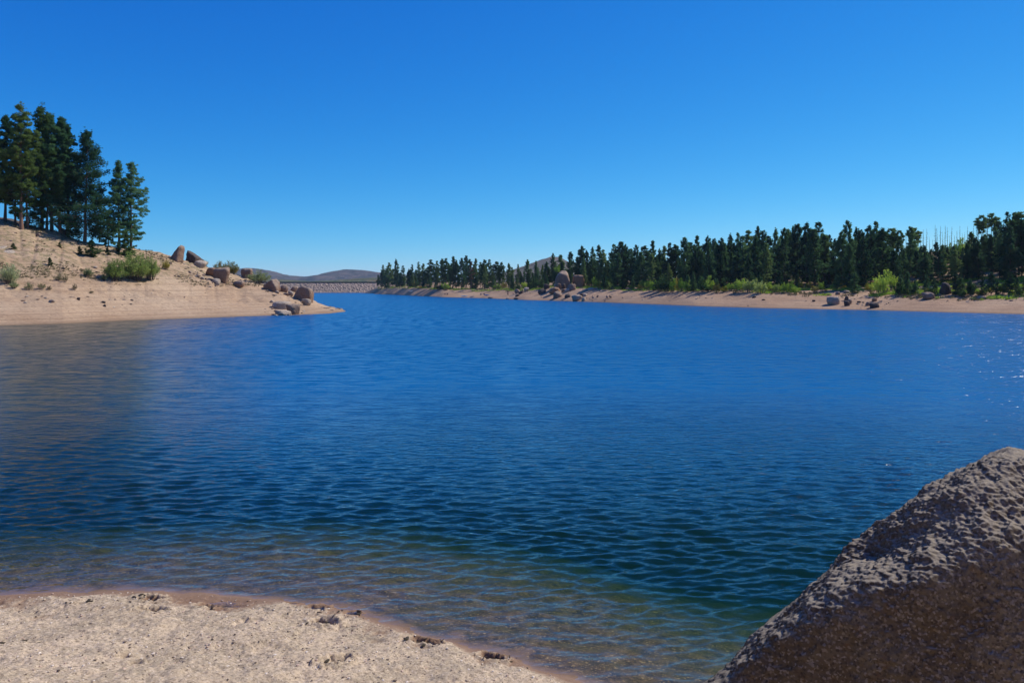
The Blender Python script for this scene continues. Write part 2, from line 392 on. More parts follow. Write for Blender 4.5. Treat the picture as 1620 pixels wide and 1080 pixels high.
PB = [mat_plain('pebble_pink', (0.5, 0.36, 0.28)), mat_plain('pebble_pale', (0.66, 0.57, 0.48)), mat_plain('pebble_dark', (0.16, 0.12, 0.09)), mat_plain('pebble_tan', (0.5, 0.4, 0.3))]
tag(link('beach_gravel', scatter_stones('beach_gravel', np.stack([px, py, pz + sz * .2], -1), sz, PB, 5)), 'fine pink and grey gravel grains strewn over the near sand', None, None, 'stuff')
pts = []
for (x, y, L, W, dp, a) in PRINTS[:13]:  # clods scattered in the prints also stand in for their inner shade
    for q in range(int(70 * L)):
        pts.append((x + random.gauss(0, L * .38), y + random.gauss(0, W * .45)))
pts = np.array(pts); z = beach_z(pts[:, 0].copy(), pts[:, 1].copy()); sz = 0.010 + 0.024 * RNG.random(len(pts)) ** 2
tag(link('beach_debris', scatter_stones('beach_debris', np.stack([pts[:, 0], pts[:, 1], z + .003], -1), sz, [mat_plain('wet_clod', (0.07, 0.045, 0.03)), mat_plain('dark_weed', (0.05, 0.04, 0.025))], 6, 1, (1.6, .6, .4))), 'dark crumbs of weed and damp clods along the waterline, darkening the footprints like shade', None, None, 'stuff')

# ------------------------------------------------------------------ lake bed / distant ground sheet, hills, dam
gx = np.concatenate([np.linspace(-9000, -900, 28)[:-1], np.linspace(-900, 900, 61), np.linspace(900, 9000, 28)[1:]])
gy = np.concatenate([np.linspace(-3000, -80, 12), np.linspace(-60, 900, 60), np.linspace(950, 6100, 40)])
GX, GY = np.meshgrid(gx, gy)
GZ = np.where((GY < 660), -5.4, np.clip(-5.4 + (GY - 700) * 0.006, -5.4, 3.0)) + np.where(GY > 700, 1.0, 0) * fbm(GX * .004, GY * .004, 0 * GX, 51, 3)
GZ = np.where(GY < -40, np.clip((-40 - GY) * .05 - 5.4, -5.4, 8), GZ)
def mat_ground():
    t = NT('distant_ground'); p = t.pos()
    n = t.noise(p, 0.02, 6, 0.7)
    c = t.ramp(n, [(0.35, (0.04, 0.055, 0.025)), (0.55, (0.12, 0.11, 0.06)), (0.7, (0.22, 0.16, 0.10))])
    z = t.sep(p)[2]
    c = t.mix(t.maprange(z, -4.9, -4.5, 1.0, 0.0), c, (0.03, 0.045, 0.03))
    return t.done(t.bsdf(c, 0.95, None, 0.1))
M['ground'] = mat_ground()
tag(link('ground', mesh_np('ground', np.stack([GX.ravel(), GY.ravel(), GZ.ravel()], -1), grid_faces(len(gy), len(gx)), M['ground'], True)), 'lake bed and open country running to the horizon', None, None, 'structure')

def hill(name, us, vs, D0, depth, mat, label, seed, rough=1.0):
    u = np.linspace(us[0], us[-1], 260); v = np.interp(u, us, vs)
    d = np.linspace(-1, 1.3, 60)
    U, T = np.meshgrid(u, d, indexing='ij')
    DD = D0 + T * depth
    top = (CZ - (v - HZ) / F * D0)[:, None]
    X = (U - 810) / F * D0 * (1 + 0 * T)
    prof = np.cos(np.clip(T, -1, 1) * np.pi / 2) ** 1.3 if True else 0
    prof = np.where(T > 1, 0, prof)
    nn = fbm(X * 4 / depth * 1.5, DD * 4 / depth, 0 * X, seed, 5)
    Z = -6 + (top + 6) * prof * (1 + 0.16 * nn * rough * (1 - np.exp(-(T * 3) ** 2)))+ (fbm(X * 25 / depth, DD * 25 / depth, 0 * X, seed + 3, 3) * 0.012 * (top + 6)) * rough
    V = np.stack([X, DD, Z], -1).reshape(-1, 3)
    o = link(name, mesh_np(name, V, grid_faces(len(u), len(d), True), mat, True))
    tag(o, label, None, None, 'structure')
def mat_hill(name, a, b, c, s=0.02):
    t = NT(name); p = t.pos(); n = t.noise(p, s, 7, 0.72)
    col = t.ramp(n, [(0.38, a), (0.52, b), (0.66, c)])
    return t.done(t.bsdf(col, 0.95, t.bump(n, 1.0, 12.0), 0.05))
M['hill_far'] = mat_hill('far_hill_cover', (0.035, 0.045, 0.05), (0.085, 0.075, 0.075), (0.16, 0.12, 0.11), 0.02)
M['hill_mid'] = mat_hill('mid_hill_cover', (0.05, 0.065, 0.03), (0.12, 0.13, 0.055), (0.22, 0.13, 0.085), 0.045)
M['hill_brown'] = mat_hill('brown_hill_cover', (0.07, 0.07, 0.055), (0.15, 0.13, 0.10), (0.22, 0.18, 0.14), 0.03)
hill('distant_hill', [300, 360, 400, 424, 438, 452, 466, 488, 506, 520, 535, 552, 575, 600, 640, 700, 760], [445, 430, 424, 428, 438, 438.5, 436, 441, 437, 432, 429, 426.5, 427.5, 431, 434, 445, 452], 3000, 700, M['hill_far'], 'bluish brown rounded hills on the horizon beyond the dam', 61)
hill('low_foothill', [250, 330, 430, 470, 500, 540, 580, 620, 680], [450, 446, 441.5, 443.5, 445.5, 442.5, 440, 439, 440], 1700, 420, M['hill_mid'], 'low green and rust coloured foothill just behind the dam', 66)
hill('brown_ridge', [700, 760, 800, 822, 842, 856, 870, 884, 900, 940, 1080], [450, 441, 431, 424, 416, 411, 407, 407, 416, 430, 445], 1500, 420, M['hill_brown'], 'grey brown ridge showing above the pines left of the big boulders', 69)

# dam: a long riprap face with a road and low rail on its crest
def dam():
    root = empty('rockfill_dam', (PX(545, 463, 625)[0], 628, 0))
    tag(root, 'long pinkish rockfill dam closing the far end of the lake', 'dam')
    r = np.random.default_rng(3)
    x = np.arange(-330, 60, 1.0); t = np.linspace(0, 1, 16)
    X, T = np.meshgrid(x, t, indexing='ij')
    Y = 628 + T * 16; Z = -2.0 + T * 9.6
    J = 0.55; X = X + r.uniform(-J, J, X.shape) * .6; Y = Y + r.uniform(-J, J, X.shape) * .6; Z = Z + r.uniform(-J, J, X.shape) * .35
    rx, ry = root.location.x, root.location.y
    t_ = NT('riprap_rock'); p = t_.pos()
    c = t_.voro(p, 0.8, 'F1', 'Color'); g = t_.sep(c)[0]
    col = t_.ramp(g, [(0.0, (0.22, 0.165, 0.13)), (0.4, (0.30, 0.225, 0.175)), (1.0, (0.38, 0.29, 0.23))])
    m = t_.done(t_.bsdf(col, 0.95, t_.bump(t_.voro(p, 0.8), 1.0, 0.6), 0.1))
    me = mesh_np('riprap_face', np.stack([X - rx, Y - ry, Z], -1).reshape(-1, 3), grid_faces(X.shape[0], X.shape[1], True), m, False)
    link('riprap_face', me, root)
    import bmesh
    def boxm(nm, x0, x1, y0, y1, z0, z1, mt):
        bm = bmesh.new(); bmesh.ops.create_cube(bm, size=1)
        for v in bm.verts: v.co = Vector(((x0 + x1) / 2 + v.co.x * (x1 - x0), (y0 + y1) / 2 + v.co.y * (y1 - y0), (z0 + z1) / 2 + v.co.z * (z1 - z0)))
        me = bpy.data.meshes.new(nm); bm.to_mesh(me); bm.free(); me.materials.append(mt); return link(nm, me, root)
    boxm('crest_road', -330 - rx, 60 - rx, 16.2, 24, 2, 7.75, mat_plain('crest_gravel', (0.25, 0.2, 0.17)))
    boxm('rail', -330 - rx, 60 - rx, 16.6, 16.9, 7.76, 8.7, mat_plain('rail_wood', (0.07, 0.055, 0.05)))
dam()

# ------------------------------------------------------------------ water
def wave_h(x, y):
    return 0
def water():
    # graded fan grid: fine close to the viewer, coarse far away
    Ds = [2.5]
    while Ds[-1] < 60: Ds.append(Ds[-1] + max(0.022, Ds[-1] ** 2 / 3200 * .8))
    Ds = np.array(Ds + list(np.geomspace(Ds[-1] * 1.03, 640, 60)))
    tn = np.concatenate([np.linspace(-6, -0.72, 14)[:-1], np.linspace(-0.72, 0.70, 760), np.linspace(0.70, 6, 14)[1:]])
    D, T = np.meshgrid(Ds, tn, indexing='ij'); X = D * T
    sp = np.gradient(Ds)[:, None] + 0 * T
    r = np.random.default_rng(9); Z = 0 * X
    for k in range(56):
        lam = 0.12 * (0.55 / 0.12) ** r.random(); th = math.pi / 2 + r.normal(0, 0.38) + 0.08
        a = 0.0060 * lam * r.uniform(.5, 1.3); kx, ky = math.cos(th) * 6.283 / lam, math.sin(th) * 6.283 / lam
        w = np.clip((lam / np.maximum(sp, 1e-3) - 3) / 3, 0, 1) * np.clip(1 - (D - 40) / 18, 0, 1)
        ph = kx * X + ky * D + r.uniform(0, 6.28) + 0.9 * vnoise(X * .35, D * .35, 0 * X, 200 + k)
        Z += w * a * (np.sin(ph) + 0.22 * np.cos(2 * ph))
    depth = -(shore_y(X) - D)
    calm = np.clip(depth / 3.0, 0.10, 1.0) ** 0.5
    gust = 1 + 0.35 * vnoise(X * .15, D * .10, 0 * X, 300)
    Z = Z * calm * gust
    V = np.stack([X, D, Z], -1).reshape(-1, 3)
    nr, nc = X.shape
    Fc = grid_faces(nr, nc, True)
    Fc = Fc[:, ::-1] if False else Fc
    # skirt and bottom close the body of water
    ring = np.concatenate([np.arange(nc), np.arange(1, nr) * nc + nc - 1, (nr - 1) * nc + np.arange(nc - 2, -1, -1), np.arange(nr - 2, 0, -1) * nc])
    base = len(V); low = V[ring].copy(); low[:, 2] = -5.8
    V = np.concatenate([V, low]); m = len(ring); i = np.arange(m); j = (i + 1) % m
    side = np.stack([ring[i], ring[j], base + j, base + i], -1)
    V = np.concatenate([V, [[0, 300, -5.8]]]); c = len(V) - 1
    bot = np.stack([base + i, base + j, np.full(m, c), np.full(m, c)], -1)
    t = NT('lake_water'); p = t.pos()
    dist = t.n('ShaderNodeVectorMath', _operation='LENGTH'); t.l(p, dist.inputs[0]); dist = dist.outputs['Value']
    nearf = t.maprange(dist, 16, 50)                      # the big waves are geometry close by and shading beyond
    def height(off):
        q = t.n('ShaderNodeVectorMath', _operation='ADD'); t.l(p, q.inputs[0]); q.inputs[1].default_value = off; q = q.outputs[0]
        big = t.noise(t.mapping(q, (0.5, 1.5, 1), (0, 0, 0.10)), 1.5, 2, 0.5, 0.3)
        sm = t.noise(t.mapping(q, (0.6, 1.4, 1), (0, 0, -0.15)), 4.6, 2, 0.55, 0.3)
        sm2 = t.noise(t.mapping(q, (0.75, 1.2, 1), (0, 0, 0.4)), 15.0, 1, 0.5)
        swell = t.noise(t.mapping(q, (0.30, 1.0, 1), (0, 0, 0.06)), 0.75, 2, 0.6)
        return t.math('ADD', t.math('MULTIPLY', t.math('MULTIPLY', t.math('ADD', big, t.math('MULTIPLY', swell, 1.2)), nearf), 0.15), t.math('ADD', t.math('MULTIPLY', sm, 0.062), t.math('MULTIPLY', sm2, 0.016)))
    patch = t.math('MULTIPLY', t.maprange(t.noise(t.mapping(p, (0.5, 1, 1)), 0.06, 3), 0.35, 0.7, 0.65, 1.2), t.maprange(dist, 9, 19, 0.22, 1.0))
    px_ = t.sep(p); lee = t.math('DIVIDE', px_[0], t.math('MAXIMUM', px_[1], 1.0))
    lee = t.math('ADD', lee, t.math('MULTIPLY', t.math('SUBTRACT', t.noise(p, 0.05, 2), 0.5), 0.15))
    calm = t.maprange(lee, -0.47, -0.30, 1.0, 0.0)      # the cove under the left shore lies in the lee of the hill
    patch = t.math('MULTIPLY', patch, t.math('SUBTRACT', 1.0, t.math('MULTIPLY', calm, 0.45)))
    e = 0.02; h0 = height((0, 0, 0)); hx = height((e, 0, 0)); hy = height((0, e, 0))
    def slope(hh): return t.math('MULTIPLY', t.math('MULTIPLY', t.math('SUBTRACT', h0, hh), 1 / e), patch)
    gn = t.n('ShaderNodeNewGeometry').outputs['Normal']
    farf = t.maprange(dist, 40, 90)
    g1 = t.noise(t.mapping(p, (0.85, 1.7, 1), (0, 0, 0.06)), 1.0, 3, 0.7)                       # groups of wavelets, longer far out
    g2 = t.noise(t.mapping(p, (0.8, 0.30, 1), (0, 0, 0.03)), 1.0, 5, 0.8)
    gm = t.n('ShaderNodeMix', _data_type='FLOAT'); t.l(farf, gm.inputs[0]); t.l(g1, gm.inputs[2]); t.l(g2, gm.inputs[3])
    grain = t.math('MULTIPLY', t.math('MULTIPLY', t.math('SUBTRACT', gm.outputs[0], 0.465), nearf), -2.0)
    grain = t.math('MULTIPLY', grain, t.math('SUBTRACT', 1.0, t.math('MULTIPLY', calm, 0.6)))
    cs = t.n('ShaderNodeCombineXYZ'); t.l(slope(hx), cs.inputs[0]); t.l(t.math('ADD', slope(hy), grain), cs.inputs[1])
    av = t.n('ShaderNodeVectorMath', _operation='ADD'); t.l(gn, av.inputs[0]); t.l(cs.outputs[0], av.inputs[1])
    nv = t.n('ShaderNodeVectorMath', _operation='NORMALIZE'); t.l(av.outputs[0], nv.inputs[0]); nrm = nv.outputs[0]
    fr = t.n('ShaderNodeFresnel', IOR=1.33); t.l(nrm, fr.inputs['Normal'])
    gl = t.n('ShaderNodeBsdfGlossy', Roughness=0.06); gl.inputs['Color'].default_value = (1, 1, 1, 1); t.l(nrm, gl.inputs['Normal']); t.l(t.maprange(dist, 10, 35, 0.05, 0.25), gl.inputs['Roughness'])
    tr = t.n('ShaderNodeBsdfTransparent'); tr.inputs['Color'].default_value = (1, 1, 1, 1)
    mx0 = t.n('ShaderNodeMixShader'); t.l(t.math('MULTIPLY', fr.outputs[0], t.math('SUBTRACT', 1.0, t.n('ShaderNodeNewGeometry').outputs['Backfacing'])), mx0.inputs[0]); t.l(tr.outputs[0], mx0.inputs[1]); t.l(gl.outputs[0], mx0.inputs[2])
    deep = t.n('ShaderNodeBsdfPrincipled', Roughness=0.42, IOR=1.33); t.l(t.math('SUBTRACT', 0.24, t.math('MULTIPLY', calm, 0.08)), deep.inputs['Roughness']); t.l(t.mix(calm, (0.0, 0.088, 0.250), (0.010, 0.042, 0.050)), deep.inputs['Base Color']); t.l(nrm, deep.inputs['Normal'])
    mx = t.n('ShaderNodeMixShader'); t.l(t.maprange(dist, 13, 33), mx.inputs[0]); t.l(mx0.outputs[0], mx.inputs[1]); t.l(deep.outputs[0], mx.inputs[2])
    ab = t.n('ShaderNodeVolumeAbsorption', Density=1.0); ab.inputs['Color'].default_value = (0.45, 0.70, 0.55, 1)
    vs = t.n('ShaderNodeVolumeScatter', Density=0.04, Anisotropy=0.2); vs.inputs['Color'].default_value = (0.14, 0.50, 0.40, 1)
    ad = t.n('ShaderNodeAddShader'); t.l(ab.outputs[0], ad.inputs[0]); t.l(vs.outputs[0], ad.inputs[1])
    t.l(ad.outputs[0], t.out.inputs['Volume'])
    mat = t.done(mx.outputs[0])
    me = mesh_np('lake_water', V, np.concatenate([Fc, side[:, ::-1]]), mat, True)
    # bottom as triangles
    import bmesh
    bm = bmesh.new(); bm.from_mesh(me); bm.verts.ensure_lookup_table()
    for q in range(m):
        bm.faces.new([bm.verts[base + q], bm.verts[base + (q + 1) % m], bm.verts[c]])
    bmesh.ops.recalc_face_normals(bm, faces=bm.faces)
    bm.to_mesh(me); bm.free(); me.update()
    tag(link('lake_water', me), 'rippled deep blue lake, green and clear along the near shore', None, None, 'structure')
water()

# ------------------------------------------------------------------ rocks
def rock_shape(seed, sub=4, planes=None, p=9, nz=0.085, nf=2.2):
    r = np.random.default_rng(seed); V, Fc = ICO[sub]
    if planes is None:
        planes = []
        for k in range(13):
            n = r.normal(0, 1, 3); n[2] *= 0.8; n /= np.linalg.norm(n); planes.append((n, r.uniform(0.72, 1.05)))
        planes += [((0, 0, 1), r.uniform(.8, 1)), ((0, 0, -1), .9), ((1, 0, 0), 1), ((-1, 0, 0), 1), ((0, 1, 0), 1), ((0, -1, 0), 1)]
    a = 0
    for n, d in planes:
        n = np.array(n, float); n /= np.linalg.norm(n); a = a + np.maximum((V @ n) / d, 0) ** p
    R = a ** (-1 / p)
    P = V * R[:, None]
    P = P * (1 + nz * fbm(P[:, 0] * nf + seed, P[:, 1] * nf, P[:, 2] * nf, seed, 4))[:, None]
    return P, Fc
NROCK = [0]
def rock(u0, u1, v0, v1, side, mat, label, group=None, seed=None, depth=None, lean=0.0, D=None, cut=0.18, planes=None, p=6):
    p = min(p, 9)
    NROCK[0] += 1; seed = seed or NROCK[0] * 7 + 3
    uc = (u0 + u1) / 2
    if D is None: D, z = (left_hit if side == 'L' else right_hit)(uc, v1)
    else: z = CZ - (v1 - HZ) / F * D
    w = (u1 - u0) / F * D; h = (v1 - v0) / F * D; dp = depth or 0.8 * w
    P, Fc = rock_shape(seed, 4 if w > 1.2 else 3, planes, p)
    lo, hi = P.min(0), P.max(0); P = (P - (lo + hi) / 2) / (hi - lo)
    P[:, 2] += 0.5 - cut; P[:, 0] += lean * P[:, 2]
    w2 = P[:, 0].max() - P[:, 0].min()
    P = P * np.array([w / w2, dp, h / (1 - cut)])
    o = link('boulder', mesh_np('boulder', P, Fc, M[mat], True), None, ((uc - 810) / F * (D + dp * .3), D + dp * .3, z - 0.02))
    return tag(o, label, 'boulder', group)
GL = 'granite boulders down the left point'
rock(263, 289, 387, 411, 'L', 'rock', 'tall pointed grey boulder topmost on the ridge of the left point', GL, lean=.3, planes=[((-.75,-.2,.5),.7),((.9,-.1,.15),.7),((-.3,-.9,.2),.7),((.5,-.8,.3),.75),((0,1,0),.8),((0,0,-1),1),((.35,0,.9),1.15)], p=14)
rock(291, 320, 395, 415, 'L', 'rock_dark', 'dark wedge boulder on the skyline just right of the tall pointed one', GL, planes=[((-.9,-.2,.2),.75),((.55,0,.8),.6),((-.2,-.9,.1),.7),((0,1,0),.8),((0,0,-1),1),((.8,-.3,0),1.1)], p=14)
rock(306, 327, 411, 423, 'L', 'rock_pale', 'low pale boulder below the dark wedge boulder on the left ridge', GL)
rock(326, 350, 423, 438, 'L', 'rock_orange', 'brown lobed boulder against the left side of the broad pale dome', GL)
rock(338, 364, 422, 447, 'L', 'rock', 'broad rounded pale dome boulder below the olive bush', GL, seed=5)
rock(346, 358, 437, 447, 'L', 'rock_orange', 'small rusty boulder at the foot of the broad pale dome', GL)
rock(335, 349, 440, 449, 'L', 'rock_pale', 'small whitish rock left of the rusty one under the dome boulder', GL)
rock(368, 387, 443, 455, 'L', 'rock', 'lone low brown boulder on open sand below the grey willow', GL)
rock(380, 400, 424, 441, 'L', 'rock', 'grey brown boulder between the olive bush and the grey willow', GL, D=147)
rock(416, 442, 441, 460, 'L', 'rock', 'leaning wedge boulder right of the grey green willow', GL, planes=[((-.5,0,.85),.6),((.75,-.2,.5),.8),((-.4,-.9,0),.7),((0,1,0),.8),((0,0,-1),.9),((1,0,0),1),((-1,0,0),1.05)], p=12)
rock(443, 456, 450, 462, 'L', 'rock', 'squarish pink boulder between the leaning wedge and the big dark block', GL)
rock(460, 473, 452, 462, 'L', 'rock', 'small brown boulder tucked behind the big dark block', GL)
rock(455, 465, 460, 468, 'L', 'rock_pale', 'small pale rock on the sand left of the big dark block', GL)
rock(463, 495, 452, 477, 'L', 'rock', 'big upright dark block near the tip of the left point', GL, planes=[((1,0,.05),.95),((-.75,-.2,.55),.8),((-.25,-.95,.1),.65),((.35,.1,.95),.85),((0,1,0),.8),((0,0,-1),.9),((-1,0,-.2),.95)], p=14, lean=.08)
rock(477, 492, 472, 483, 'L', 'rock_pale', 'small pale boulder under the big dark block at the point', GL)
rock(429, 462, 476, 489, 'L', 'rock_pale', 'long pale slab lying above the waterline of the left point', GL, depth=3)
rock(452, 475, 480, 497, 'L', 'rock', 'dark brown block at the right end of the long pale slab', GL, seed=12)
rock(436, 460, 490, 500, 'L', 'rock_pale', 'low flat pale ledge at the waterline under the long slab', GL)
rock(-12, 18, 387, 395, 'L', 'rock_pale', 'grey granite slab set in the hillside at the left picture edge', GL, depth=7, cut=.62)
rock(19, 38, 395, 403, 'L', 'rock_pale', 'cream streaked slab set in the hillside right of the grey slab', GL, depth=6, cut=.62)
rock(77, 87, 474, 479, 'L', 'rock_pale', 'small whitish flat stone alone on the banded left beach', GL)
rock(122, 127, 470, 475, 'L', 'rock_dark', 'small dark stone right of the whitish stone on the left beach', GL)
rock(161, 167, 476, 480, 'L', 'rock_dark', 'small grey stone, upper of a pair on the left beach', GL)
rock(163, 168, 481, 485, 'L', 'rock_dark', 'small grey stone, lower of a pair on the left beach', GL)
rock(-40, 24, 341, 366, 'L', 'rock_dark', 'large dark shaded outcrop behind the leftmost pine trunks', GL, D=131, depth=6)
for i, (u, v) in enumerate([(312, 437), (320, 441), (300, 432), (430, 478), (452, 466), (438, 463), (455, 502), (344, 450), (60, 372), (150, 424)]):
    rock(u - 3, u + 4, v - 3.5, v + 1, 'L', ['rock', 'rock_pale'][i % 2], 'small loose stone on the left slope, %s from the left of the scattered ones' % ORD[[3, 4, 2, 6, 8, 7, 9, 5, 0, 1][i]], 'loose stones on the left slope')

GR = 'granite boulders on the far shore'
rock(878, 905, 427.5, 456, 'R', 'rock', 'largest boulder, grey topped and rounded, balanced above the far beach', GR, planes=[((.85,0,.25),.8),((-1,0,.1),.9),((-.2,-.9,-.1),.7),((.15,-.25,.95),.85),((0,1,0),.8),((0,0,-1),.9),((-.6,0,.7),.95),((.7,-.3,.6),.9)], p=10, D=262)
rock(906, 926, 434.5, 457, 'R', 'rock_orange', 'tall flat topped rusty boulder standing right of the largest one', GR, planes=[((.9,0,.3),.95),((-1,0,0),.8),((-.3,-.95,0),.7),((0,0,1),.85),((0,1,0),.8),((0,0,-1),.9),((1,-.3,-.1),.9)], p=12, D=262)
for (a, b, c, d, m, lab) in [
    (868, 886, 454, 465, 'rock_orange', 'orange slab boulder below the largest balanced boulder'),
    (875, 890, 460, 471, 'rock', 'squat boulder in front of the orange slab, closest of the pile to the water'),
    (876, 882, 449, 456, 'rock_pale', 'small grey rock at the left under the largest boulder'),
    (881, 888, 448, 458, 'rock_orange', 'narrow rusty rock, middle of three under the largest boulder'),
    (888, 895, 448, 457, 'rock_dark', 'pointed grey rock, rightmost of three under the largest boulder'),
    (896, 911, 449, 460, 'rock', 'broken grey boulder in the gap between the two tall boulders'),
    (893, 901, 456, 462, 'rock_pale', 'pinkish pale rock below the gap of the two tall boulders'),
    (888, 894, 457, 462, 'rock_orange', 'rusty small rock left of the pinkish pale one in the pile'),
    (893, 903, 465, 471, 'rock_dark', 'low dark brown rock on the beach below the boulder pile'),
    (904, 921, 466, 476, 'rock_pale', 'pale sloping slab at the water right of the boulder pile'),
    (920, 927, 470, 476, 'rock_pale', 'small pale block beside the sloping slab at the water'),
    (917, 923, 464, 469, 'rock_dark', 'dark little rock just above the sloping pale slab'),
    (922, 929, 464, 469, 'rock_pale', 'white topped rock right of the dark little rock'),
    (851, 864, 457, 465, 'rock_dark', 'dark shaded boulder left of the orange slab'),
    (860, 870, 449, 457, 'rock_dark', 'shaded boulder at the forest edge left of the largest boulder'),
    (814, 823, 457, 464, 'rock', 'pinkish boulder, left of a pair near the middle of the far beach'),
    (820, 828, 460, 465, 'rock_dark', 'darker boulder, right of a pair near the middle of the far beach'),
    (815, 822, 465, 469, 'rock_dark', 'low dark rock under the pair of mid beach boulders'),
    (829, 837, 454, 461, 'rock_pale', 'pale square boulder at the trees, left of the boulder pile'),
    (772, 781, 469.5, 472.6, 'rock', 'low tan ledge at the water left of the mid beach boulders'),
    (800, 806, 471, 474, 'rock', 'small ledge at the waterline under the standing figure'),
    (812, 822, 471, 474, 'rock_dark', 'flat dark ledge at the waterline left of the boulder pile'),
    (930, 940, 455, 459, 'rock_pale', 'low tan rock on the sand right of the flat topped boulder'),
    (1309, 1329, 469, 482, 'rock_pale', 'whitish boulder with a dark base, leftmost of the right hand group'),
    (1341, 1348, 473, 481, 'rock', 'reddish boulder behind the grey pair on the right beach'),
    (1335, 1344, 475, 484, 'rock_dark', 'grey boulder leaning on the reddish one on the right beach'),
    (1336, 1343, 468, 476, 'rock_dark', 'dark pointed rock atop the grey pair on the right beach'),
    (1375, 1391, 478, 487, 'rock_dark', 'dark brown rounded boulder by the water on the right beach'),
    (1369, 1377, 477, 484, 'rock', 'grey boulder left of the dark brown rounded one'),
    (1379, 1388, 471, 477, 'rock_orange', 'flat rusty slab above the dark brown rounded boulder'),
    (1334, 1344, 459, 464, 'rock_pale', 'pale slab among the yellow shrubs on the right bank'),
    (1322, 1329, 461, 467, 'rock', 'brown rock among the shrubs above the whitish boulder'),
    (1486, 1506, 446, 466, 'rock_dark', 'big bluish dark outcrop in shade under the right hand trees'),
    (1460, 1478, 462, 474, 'rock', 'grey ledge in shade at the top of the right beach'),
    (1546, 1560, 468, 474, 'rock', 'grey slanted ledge at the beach top near the right edge'),
    (1285, 1290, 474, 477, 'rock_dark', 'small flat dark stone on the beach left of the whitish boulder'),
    (1190, 1196, 468, 471, 'rock_dark', 'small dark stone on bare beach below the bright green shrubs'),
    (1356, 1362, 476, 479, 'rock_dark', 'small dark stone between the grey pair and the brown boulder')]:
    rock(a, b, c, d, 'R', m, lab, GR)

def rubble(name, zf, spots, n, mat, seed, label, D=None):
    r = np.random.default_rng(seed); P_ = []; S_ = []
    for (u, v, su, sv, k) in spots:
        for q in range(k):
            uu, vv_ = u + r.normal(0, su), v + r.normal(0, sv); d, z = (left_hit if zf is left_z else right_hit)(uu, vv_)
            P_.append(((uu - 810) / F * d, d, z)); S_.append(0.06 + 0.32 * r.random() ** 2.5)
    m = scatter_stones(name, np.array(P_), np.array(S_), [M['rock'], M['rock_pale'], M['rock_dark']], seed, 1)
    tag(link(name, m), label, None, None, 'stuff')
rubble('rubble', left_z, [(312, 434, 14, 5, 60), (350, 446, 16, 3, 50), (300, 424, 20, 4, 40), (445, 463, 12, 3, 50), (480, 480, 12, 3, 40), (440, 495, 18, 4, 60), (60, 385, 50, 8, 60), (200, 420, 60, 12, 60), (140, 470, 120, 12, 60), (385, 447, 16, 3, 30), (520, 488, 12, 2, 30)], 0, 'rock', 901, 'small loose stones and rubble strewn over the left slope')
rubble('far_rubble', right_z, [(885, 462, 18, 4, 80), (915, 470, 12, 3, 40), (820, 463, 14, 4, 40), (1000, 470, 60, 5, 40), (1330, 472, 40, 6, 70), (1380, 480, 20, 3, 40), (1500, 472, 70, 4, 70), (700, 463, 40, 3, 40), (1150, 470, 70, 6, 30)], 0, 'rock', 902, 'small loose stones strewn over the far beach')

